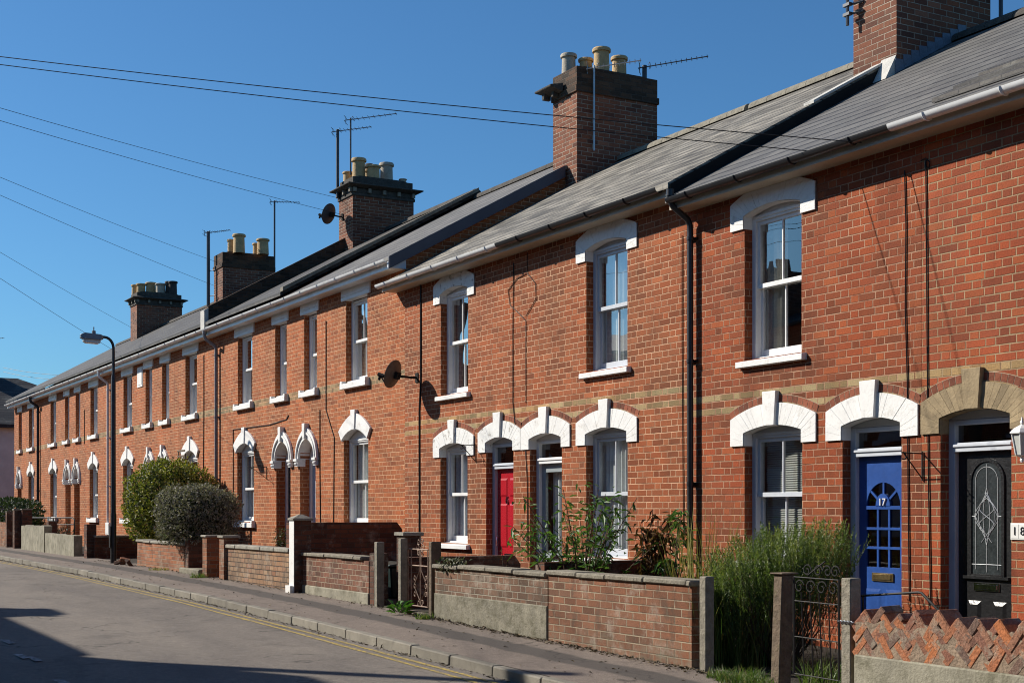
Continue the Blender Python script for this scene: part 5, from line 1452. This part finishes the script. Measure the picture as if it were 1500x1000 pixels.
# bin
bx0=WX(557,-1.45); bz=gz(bx0)
t=thing('bin','dark green plastic bin in the shady gateway between two grey posts','bin',(bx0+.25,-1.3,bz))
b=MB(); b.add([(bx0,-1.45,bz),(bx0+.42,-1.45,bz),(bx0+.42,-1.05,bz),(bx0,-1.05,bz),(bx0-.05,-1.5,bz+.46),(bx0+.48,-1.5,bz+.46),(bx0+.48,-1.0,bz+.46),(bx0-.05,-1.0,bz+.46)],[(0,3,2,1),(4,5,6,7),(0,1,5,4),(1,2,6,5),(2,3,7,6),(3,0,4,7)]); b.build('body',MAT['bin'],t,bevel=.02)
b=MB(); b.xprism([(-1.53,bz+.462),(-1.53,bz+.49),(-1.25,bz+.53),(-.98,bz+.49),(-.98,bz+.462)],bx0-.08,bx0+.51); b.build('lid',MAT['bin'],t,bevel=.008)
# loose bricks by the lamp
lb=[(174,826,'broken half brick lying nearest the lamp foot'),(183,826,'red end-up brick in the small rubble heap by the lamp'),(189,829,'dark loose brick in the small rubble heap by the lamp'),(180,820,'rubble lump at the back of the heap by the lamp')]
for i,(px,py,l) in enumerate(lb):
    y=-2.45+.06*(i%2); x=WX(px,y); b=MB()
    b.obox((x,y,gz(x)+.05+.05*(i==1)),(.22,.11,.075),Matrix.Rotation(.5+i*.9,3,'Z') @ Matrix.Rotation(.5*i-.3,3,'Y') @ Matrix.Rotation(.3*i,3,'X'))
    tag(b.build('loose_brick',MAT['orangewall' if i==1 else 'gardenD'],bevel=.008),l,'brick','loose bricks beside the lamp post')

# zigzag brick wall in front of the black door
y=-2.25; xa,xb_=WX(1251,y),WX(1251,y)+2.9
t=thing('garden_wall','front wall of reused bricks set diagonally with a zigzag top','garden wall',((xa+xb_)/2,y,gz(xa)))
zp=-1.135
b=MB(); b.box(xa,xb_,y-.01,y+.24,gz(xb_)-.3,zp); b.build('plinth',MAT['concpale'],t,bevel=.012)
b=MB()
n=28; pts=[(xa+.01,zp+.001),(xb_-.01,zp+.001)]+[(xb_-.01-(xb_-xa-.02)*i/n, -.895+.035*(i%2)+R.uniform(-.02,.02)) for i in range(n+1)]
b.prism(pts,y+.0048,y+.20); b.build('mortar_core',MAT['oldmortar'],t)
b=MB(); x=xa+.055; i=0
def brk(cx,cz,ang,L=.215,H=.065,dy=0,rr=None):
    m=Matrix.Rotation(ang,3,'Y'); b.obox((cx,y+.105+dy,cz),(L,.205,H),m @ Matrix.Rotation(R.uniform(-.03,.03),3,'Z') @ Matrix.Rotation(R.uniform(-.03,.03),3,'X'),rr)
while x<xb_-.02:
    s=1 if i%2 else -1
    ph=R.uniform(-.03,.035)
    for k in range(3):
        a=math.radians(48+R.uniform(-9,9))*s
        if R.random()<.10 and k>0: a=R.uniform(-.2,.2)
        brk(x+R.uniform(-.012,.012), -.868+ph-.094*k+R.uniform(-.012,.012), a, R.uniform(.17,.235), R.uniform(.064,.08), R.uniform(-.006,.004))
    if R.random()<.6: brk(x+R.uniform(-.02,.04),-1.07,R.uniform(-.12,.12),R.uniform(.12,.2),.07,.004)
    else: brk(x+.02,-1.075,R.choice((-.8,.8)),R.uniform(.12,.16),.066,.004)
    x+=R.uniform(.086,.106); i+=1
b.build('brickwork',MAT['reused'],t,bevel=.008)

# ================================================================== planting
def leaf(b,p,d,nrm,L,W,fold=.15,rnd=None,droop=0.0):
    d=d.normalized(); s=d.cross(nrm)
    if s.length<1e-4: s=d.orthogonal()
    s.normalize(); u=s.cross(d)
    m1=p+d*L*.45
    b.add([p, m1+s*W*.5+u*fold*W, p+d*L-Vector((0,0,droop*L)), m1-s*W*.5+u*fold*W],[(0,1,2),(0,2,3)],R.random() if rnd is None else rnd)
def rv():
    while True:
        v=Vector((R.uniform(-1,1),R.uniform(-1,1),R.uniform(-1,1)))
        if .05<v.length<1: return v.normalized()
def shrub_leaves(b,c,rad,n,L,W,box=2.0,zmin=-9,lump=.12,shell=.35,ph=0):
    c=Vector(c)
    for _ in range(n):
        d=rv()
        # superellipsoid shell with lumps and gaps
        k=(abs(d.x)**box+abs(d.y)**box+abs(d.z)**box)**(-1/box)
        l=1+lump*(math.sin(d.x*5+ph)*math.cos(d.y*6+ph*2)+.6*math.sin(d.z*9+d.x*7+ph)+.5*math.sin(d.y*13+d.z*11))
        q=1-shell*R.random()**2.2
        if R.random()<.03: q*=R.uniform(1.02,1.08)
        p=c+Vector((d.x*rad[0],d.y*rad[1],d.z*rad[2]))*k*l*q
        if p.z<zmin: continue
        out=(d+rv()*.7).normalized()
        dr=(rv()+out*.7+Vector((0,0,.25))).normalized()
        leaf(b,p,dr,out,L*R.uniform(.6,1.3),W*R.uniform(.7,1.2),.2)
def shoots(b,c,rad,n,L,W,box):
    c=Vector(c)
    for _ in range(n):
        d=rv(); d.z=abs(d.z)*.9+.05; d.normalize()
        k=(abs(d.x)**box+abs(d.y)**box+abs(d.z)**box)**(-1/box)
        p=c+Vector((d.x*rad[0],d.y*rad[1],d.z*rad[2]))*k*.96; ax=(d+Vector((0,0,.7))+rv()*.4).normalized(); H=R.uniform(.06,.19)
        for i in range(9):
            leaf(b,p+ax*H*i/8,(ax*.6+rv()).normalized(),rv(),L*R.uniform(.6,1.1),W,.2)
def trunks(b,x,y,z,top,n,spread,r=.02):
    for i in range(n):
        a=R.uniform(0,6.28); q=spread*R.uniform(.3,1)
        b.tube([(x+.05*math.cos(a),y+.05*math.sin(a),z-.05),(x+q*.4*math.cos(a),y+q*.4*math.sin(a),z+(top-z)*.5),(x+q*math.cos(a),y+q*math.sin(a),top)],[r,r*.7,r*.35],6)
# variegated round shrub
y=-1.08; x=WX(250,y); c=(x,y,WZ(250,740,y))
t=thing('shrub','large rounded shrub with yellow green variegated leaves','shrub',(x,y,gz(x)))
b=MB(); shrub_leaves(b,c,(1.02,.99,1.0),15000,.075,.042,2.5,gz(x),.075,.3,.4); shoots(b,c,(1.02,.99,1.0),70,.075,.042,2.5); b.build('foliage',MAT['leafvar'],t)
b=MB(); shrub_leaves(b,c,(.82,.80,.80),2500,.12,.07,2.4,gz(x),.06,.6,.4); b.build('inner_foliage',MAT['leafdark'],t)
b=MB(); trunks(b,x,y,gz(x),c[2]+.2,7,.6,.03); b.build('stems',MAT['twig'],t,smooth=60)
y=-1.86; x=WX(287,y); c=(x,y,WZ(287,755,y))
t=thing('shrub','clipped grey purple shrub overhanging the orange brick wall','shrub',(x,y,gz(x)))
b=MB(); shrub_leaves(b,c,(.84,.73,.58),13000,.055,.030,3.0,gz(x),.075,.3,2.2); shoots(b,c,(.84,.73,.58),70,.055,.03,3.0); b.build('foliage',MAT['leafpurple'],t)
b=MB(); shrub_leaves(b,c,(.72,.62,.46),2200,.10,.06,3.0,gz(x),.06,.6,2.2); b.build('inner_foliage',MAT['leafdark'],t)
b=MB(); trunks(b,x,y+.2,gz(x),c[2]+.1,6,.5,.025); b.build('stems',MAT['twig'],t,smooth=60)
y=-2.12; x=WX(254,y); c=(x,y,WZ(254,773,y))
t=thing('shrub','small bright green sprig at the foot of the grey purple shrub','shrub',(x,y,gz(x)))
b=MB(); shrub_leaves(b,c,(.22,.22,.24),420,.10,.05,2,-9,.1,.6); b.build('foliage',MAT['leafbright'],t)
b=MB(); trunks(b,x,y+.25,gz(x),c[2],3,.1,.012); b.build('stems',MAT['twig'],t,smooth=60)
# far dark hedge
xa=WX(20,-1.2); y=-1.2
t=thing('hedge','dark clipped hedge in front of the far end house','hedge',(xa-1,y,gz(xa)))
b=MB(); shrub_leaves(b,(xa-1.0,y-.05,-.35),(3.6,.72,.72),6500,.13,.07,5,-9,.05,.3); b.build('foliage',MAT['leafhedge'],t)
b=MB(); 
for k in range(5): trunks(b,xa-3+k,y,gz(xa),-.3,2,.3,.03)
b.build('stems',MAT['twig'],t,smooth=60)

def blade(b,p,h,lean,w,rnd=None,seg=4,curl=1.0):
    """tapered bending strip"""
    side=Vector((-lean.y,lean.x,0)); side=side.normalized() if side.length>1e-4 else Vector((1,0,0))
    a=R.uniform(0,math.pi); side=Vector((math.cos(a),math.sin(a),0))*.8+side*.2; side.normalize()
    vs=[]
    for i in range(seg+1):
        s=i/seg; q=Vector(p)+Vector((lean.x*s**1.7,lean.y*s**1.7,h*(s-.18*curl*lean.length*s*s/max(h,.01))))
        ww=w*(1-s)**.7*.5
        if i==seg: vs.append(q)
        else: vs+= [q-side*ww,q+side*ww]
    fs=[(2*i,2*i+1,2*i+3,2*i+2) for i in range(seg-1)]+[(2*seg-2,2*seg-1,2*seg)]
    b.add(vs,fs,R.random() if rnd is None else rnd)
# rosemary like bush
y=-1.25; x=WX(1141,y); g0=gz(x)
t=thing('bush','tall feathery green bush in front of the ground window beside the blue door','bush',(x,y,g0))
b=MB()
for _ in range(640):                                    # upright needle-clad shoots
    a=R.uniform(0,6.28); q=math.sqrt(R.random())
    px_=x+.66*q*math.cos(a); py_=y+.62*q*math.sin(a)
    side=(px_-x)*.79+(py_-y)*.6                      # towards picture right
    top=-.20+.20*side-.16*q*q+R.uniform(-.13,.13)-.10*max(0,-side)
    base=top-R.uniform(.35,.75)
    lean=Vector((R.uniform(-.10,.10)+.10*math.cos(a),R.uniform(-.10,.10)+.10*math.sin(a),0))
    h=top-base; n=int(h/.018); col=R.random()
    for i in range(n):
        s=i/n; p=Vector((px_+lean.x*s,py_+lean.y*s,base+h*s))
        for k in range(2):
            d=rv(); d.z=abs(d.z)*.6+.55; d.normalize()
            L=.045*(1-.45*s)*R.uniform(.8,1.3); sd_=d.cross(rv()).normalized()*.0055
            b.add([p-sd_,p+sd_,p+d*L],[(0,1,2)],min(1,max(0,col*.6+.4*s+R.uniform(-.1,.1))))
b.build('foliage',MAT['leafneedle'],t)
b=MB()
for _ in range(130):
    a=R.uniform(0,6.28); q=R.uniform(.1,.62); x1=x+q*math.cos(a); y1=y+q*math.sin(a)
    b.tube([(x+.3*q*math.cos(a)+R.uniform(-.1,.1),y+.3*q*math.sin(a),g0),(x+.75*q*math.cos(a)+R.uniform(-.08,.08),y+.75*q*math.sin(a),g0+.35),(x1,y1,g0+R.uniform(.6,.9))],[.007,.005,.003],4)
b.build('stems',MAT['twig'],t)
b=MB()
for _ in range(900):
    a=R.uniform(0,6.28); q=.62*math.sqrt(R.random()); p=Vector((x+q*math.cos(a),y+q*math.sin(a),g0+R.uniform(.05,.7)))
    blade(b,p,R.uniform(.12,.3),Vector((R.uniform(-.15,.15),R.uniform(-.15,.15),0)),.006)
b.build('lower_growth',MAT['leafdull'],t)
# tall yellowing grasses
def grass_clump(px,y,n,h0,h1,sp,lean,w,mat,label,cat='grass clump',name='grass_clump',base=None,group=None):
    x=WX(px,y); g0=gz(x); b=MB()
    for _ in range(n):
        a=R.uniform(0,6.28); q=sp*math.sqrt(R.random())
        blade(b,(x+q*math.cos(a),y+q*math.sin(a),g0-.01),R.uniform(h0,h1),Vector((R.uniform(-lean,lean),R.uniform(-lean,lean),0)),w*R.uniform(.6,1.3))
    return tag(b.build(name,MAT[mat],origin=(x,y,g0)),label,cat,group)
grass_clump(1026,-1.35,170,.7,1.70,.26,.34,.011,'strawgrass','tall straw coloured grasses against the black downpipe','grass',base=None)
grass_clump(1062,-1.75,260,.4,1.0,.33,.35,.012,'greengrass','bright green grass tuft behind the grey concrete post','grass')
grass_clump(1088,-1.6,130,.5,1.2,.25,.35,.012,'greengrass','arching green grass left of the feathery bush','grass')
grass_clump(1085,-2.3,420,.04,.16,.22,.12,.010,'greengrass','low green weeds on the pavement edge between the posts','weeds')
grass_clump(1112,-2.34,200,.03,.12,.14,.10,.010,'greengrass','low green weeds at the foot of the leaning brown post','weeds')
grass_clump(1050,-2.34,120,.03,.12,.10,.10,.010,'greengrass','small green weeds at the foot of the grey concrete post','weeds')
grass_clump(1215,-1.7,240,.10,.30,.25,.2,.010,'greengrass','short grass on the path behind the black iron gate','grass')
grass_clump(622,-2.36,120,.03,.12,.13,.10,.012,'greengrass','small weeds below the rusty iron gate','weeds')
grass_clump(291,-2.42,140,.03,.12,.16,.10,.014,'greengrass','small weeds beside the far gateway step','weeds')
grass_clump(235,-2.32,160,.02,.08,.25,.06,.012,'strawgrass','dry yellow grass at the base of the orange brick wall','weeds')
# plants with leaves on canes
def cane_plant(px,y,zt,n,sp,mat,stemmat,label,L=.10,W=.028,nl=60,droop=.35,lean=(0,0),zl=.35,clump=.12,cat='shrub',name='shrub'):
    x=WX(px,y); g0=gz(x)
    t=thing(name,label,cat,(x,y,g0)); s=MB(); f=MB()
    for _ in range(n):
        a=R.uniform(0,6.28); q=sp*math.sqrt(R.random()); top=g0+(zt-g0)*R.uniform(.55,1.0)
        e=Vector((x+q*math.cos(a)+lean[0],y+q*math.sin(a)*.8+lean[1],top)); m=Vector((x+q*.3*math.cos(a),y+q*.3*math.sin(a),g0+(top-g0)*.55))
        s.tube([(x+.06*math.cos(a),y+.06*math.sin(a),g0-.03),m,e],[.011,.008,.004],5)
        for _k in range(nl):
            u=zl+(1-zl)*R.random()**.6; p=(m.lerp(e,(u-.5)/.5) if u>.5 else Vector((x,y,g0)).lerp(m,u/.5))+rv()*clump*R.random()
            d=rv(); d.z=d.z*.5-.05; leaf(f,p,d,Vector((0,0,1))+rv()*.5,L*R.uniform(.6,1.25),W*R.uniform(.7,1.2),.15,droop=droop*R.random())
    s.build('stems',MAT[stemmat],t,smooth=60); f.build('foliage',MAT[mat],t)
    return t
cane_plant(856,-1.5,.24,30,1.05,'leafbamboo','twigred','airy bamboo-leaved shrub in front of the grey glazed door',.125,.038,31,.4,clump=.20)
cane_plant(958,-.75,.06,11,.36,'leafdead','twig','withered brown plant with drooping leaves beside the black downpipe',.13,.035,34,.9,lean=(.15,0),clump=.10)
cane_plant(985,-.95,.02,6,.28,'leafbamboo','twig','dark leafy stems topping the withered plant by the downpipe',.12,.035,26,.6,zl=.8,clump=.09)
cane_plant(742,-1.5,-.42,3,.10,'leafdead','twig','spindly seedling in front of the red door',.05,.02,14,.3,clump=.05)
cane_plant(412,-1.3,-.25,9,.22,'leafdull','twig','scrubby small bush behind the white painted pier',.07,.03,40,.2,clump=.12)
cane_plant(96,-1.0,-.22,8,.8,'leafhedge','twig','dark low bush behind the tubular railing',.09,.04,30,.2,clump=.16)
# dock weed
y=-2.42; x=WX(585,y); g0=gz(x)
b=MB()
for k in range(34):
    a=R.uniform(0,6.28); d=Vector((math.cos(a),math.sin(a),R.uniform(.25,1.3))); p=Vector((x+.10*math.cos(a)+R.uniform(-.06,.06),y+.05*math.sin(a),g0+R.uniform(0,.10)))
    leaf(b,p,d,Vector((-d.x,-d.y,1)),R.uniform(.12,.22),R.uniform(.05,.085),.18,droop=.25)
tag(b.build('dock_weed',MAT['leafbright'],origin=(x,y,g0)),'broad-leaved green weed growing from the pavement by the rusty gate','weed')
# ivy on the coping corner
b=MB()
for k in range(240):
    p=Vector((WX(R.uniform(637,668),-2.22),-2.22+R.uniform(-.03,.2),-.66+R.uniform(-.10,.05)))
    leaf(b,p,rv(),Vector((0,-1,.6))+rv()*.5,.05,.04,.2)
tag(b.build('creeper',MAT['leafdull'],origin=(WX(650,-2.2),-2.2,-.8)),'dry creeper over the coping next to the rusty gate','creeper')
# fallen leaves and grit
b=MB()
for k in range(2600):
    if k<1000: x=R.uniform(-40,-6); y=KY-abs(R.gauss(0,.05))-.01; z=gz(x)-.136
    elif k<2350: x=R.choice((R.uniform(-34,-9),R.uniform(-17,-10))); y=-2.23-abs(R.gauss(0,.07)); z=gz(x)-.004
    else: x=R.uniform(-34,-6); y=R.uniform(-3.5,-2.3); z=gz(x)-.035*(y+2)/-1.555
    d=rv(); d.z*=.25; leaf(b,Vector((x,y,z+.006)),d,Vector((0,0,1))+rv()*.3,R.uniform(.018,.06),R.uniform(.012,.035),.3)
kind(b.build('fallen_leaves',MAT['litter'],origin=(-15,-3,-1.4)),'stuff')
# faded white road marks in the near lane
b=MB()
for (px,py) in ((10,938),(30,955),(48,958),(90,985),(100,990),(140,995)):
    yy=-6.9; 
    for _ in range(20):
        zr=gz(-17)-.17; k=(HY-py)/zr; d_=CT*(px-VX)/k; yy=d_-DC
        xx=(ST*(px-750)-F*CT)/k
    zz=gz(xx)-.20+.065*((yy+9.4)/(KY+.06+9.4))+.004
    b.add([(xx-.35,yy-.05,zz),(xx+.35,yy-.04,zz),(xx+.30,yy+.05,zz),(xx-.3,yy+.04,zz)],[(0,1,2,3)])
kind(b.build('worn_marking',MAT['worn'],origin=(-17,-7,-1.5)),'structure')

# groups for repeated garden things
for o in list(COL.objects):
    if o.parent is None and 'category' in o and 'group' not in o:
        g_={'garden wall':'low walls along the front gardens','gate post':'posts of the garden gates','gate pier':'brick piers of the garden gateways','weeds':'weeds at the foot of the walls','weed':'weeds at the foot of the walls','gate':'iron garden gates','satellite dish':'satellite dishes','shrub':'garden shrubs','grass':'grass tufts in the front gardens'}.get(o['category'])
        if g_: o['group']=g_

# ================================================================== camera
cam=bpy.data.cameras.new('Camera'); co=bpy.data.objects.new('Camera',cam); COL.objects.link(co)
cam.sensor_width=36; cam.sensor_fit='HORIZONTAL'; cam.lens=F/1500*36; cam.shift_x=0; cam.shift_y=(HY-500)/1500
cam.clip_start=.1; cam.clip_end=3000
co.matrix_world=Matrix(((ST,0,CT,0),(CT,0,-ST,-DC),(0,1,0,0),(0,0,0,1)))
sc.camera=co

# ================================================================== light
el=math.radians(33.5)
sd=Vector((-1.13,-1.0,1.0)).normalized()         # towards the sun
sun=bpy.data.lights.new('Sun','SUN'); so=bpy.data.objects.new('Sun',sun); COL.objects.link(so)
sun.energy=5.0; sun.angle=math.radians(.53); sun.color=(1.0,.93,.83)
so.rotation_euler=sd.to_track_quat('Z','Y').to_euler(); so.location=(-40,-40,40)
w=bpy.data.worlds.new('World'); sc.world=w; w.use_nodes=True
nt=w.node_tree; bg=nt.nodes['Background']; sky=nt.nodes.new('ShaderNodeTexSky'); sky.sky_type='NISHITA'
sky.sun_disc=False; sky.sun_elevation=math.asin(sd.z); sky.sun_rotation=math.atan2(sd.x,sd.y)
sky.air_density=1.0; sky.dust_density=.5; sky.ozone_density=2.5; sky.altitude=50
tint=nt.nodes.new('ShaderNodeMix'); tint.data_type='RGBA'; tint.blend_type='MULTIPLY'; tint.inputs[0].default_value=1.0
nt.links.new(sky.outputs[0],tint.inputs[6]); tint.inputs[7].default_value=(.39,.71,.95,1)      # a deep, dry-air blue
nt.links.new(tint.outputs[2],bg.inputs[0]); bg.inputs[1].default_value=.088
sc.view_settings.view_transform='Standard'; sc.view_settings.look='None'; sc.view_settings.exposure=.42; sc.view_settings.gamma=1
sc.cycles.max_bounces=6; sc.cycles.transparent_max_bounces=12
sc.cycles.use_denoising=True; sc.cycles.denoiser='OPENIMAGEDENOISE'; sc.cycles.denoising_input_passes='RGB_ALBEDO_NORMAL'; sc.cycles.denoising_prefilter='ACCURATE'; sc.cycles.pixel_filter_type='BLACKMAN_HARRIS'; sc.cycles.filter_width=1.05
sc.cycles.sample_clamp_indirect=4.0; sc.cycles.caustics_reflective=False; sc.cycles.caustics_refractive=False
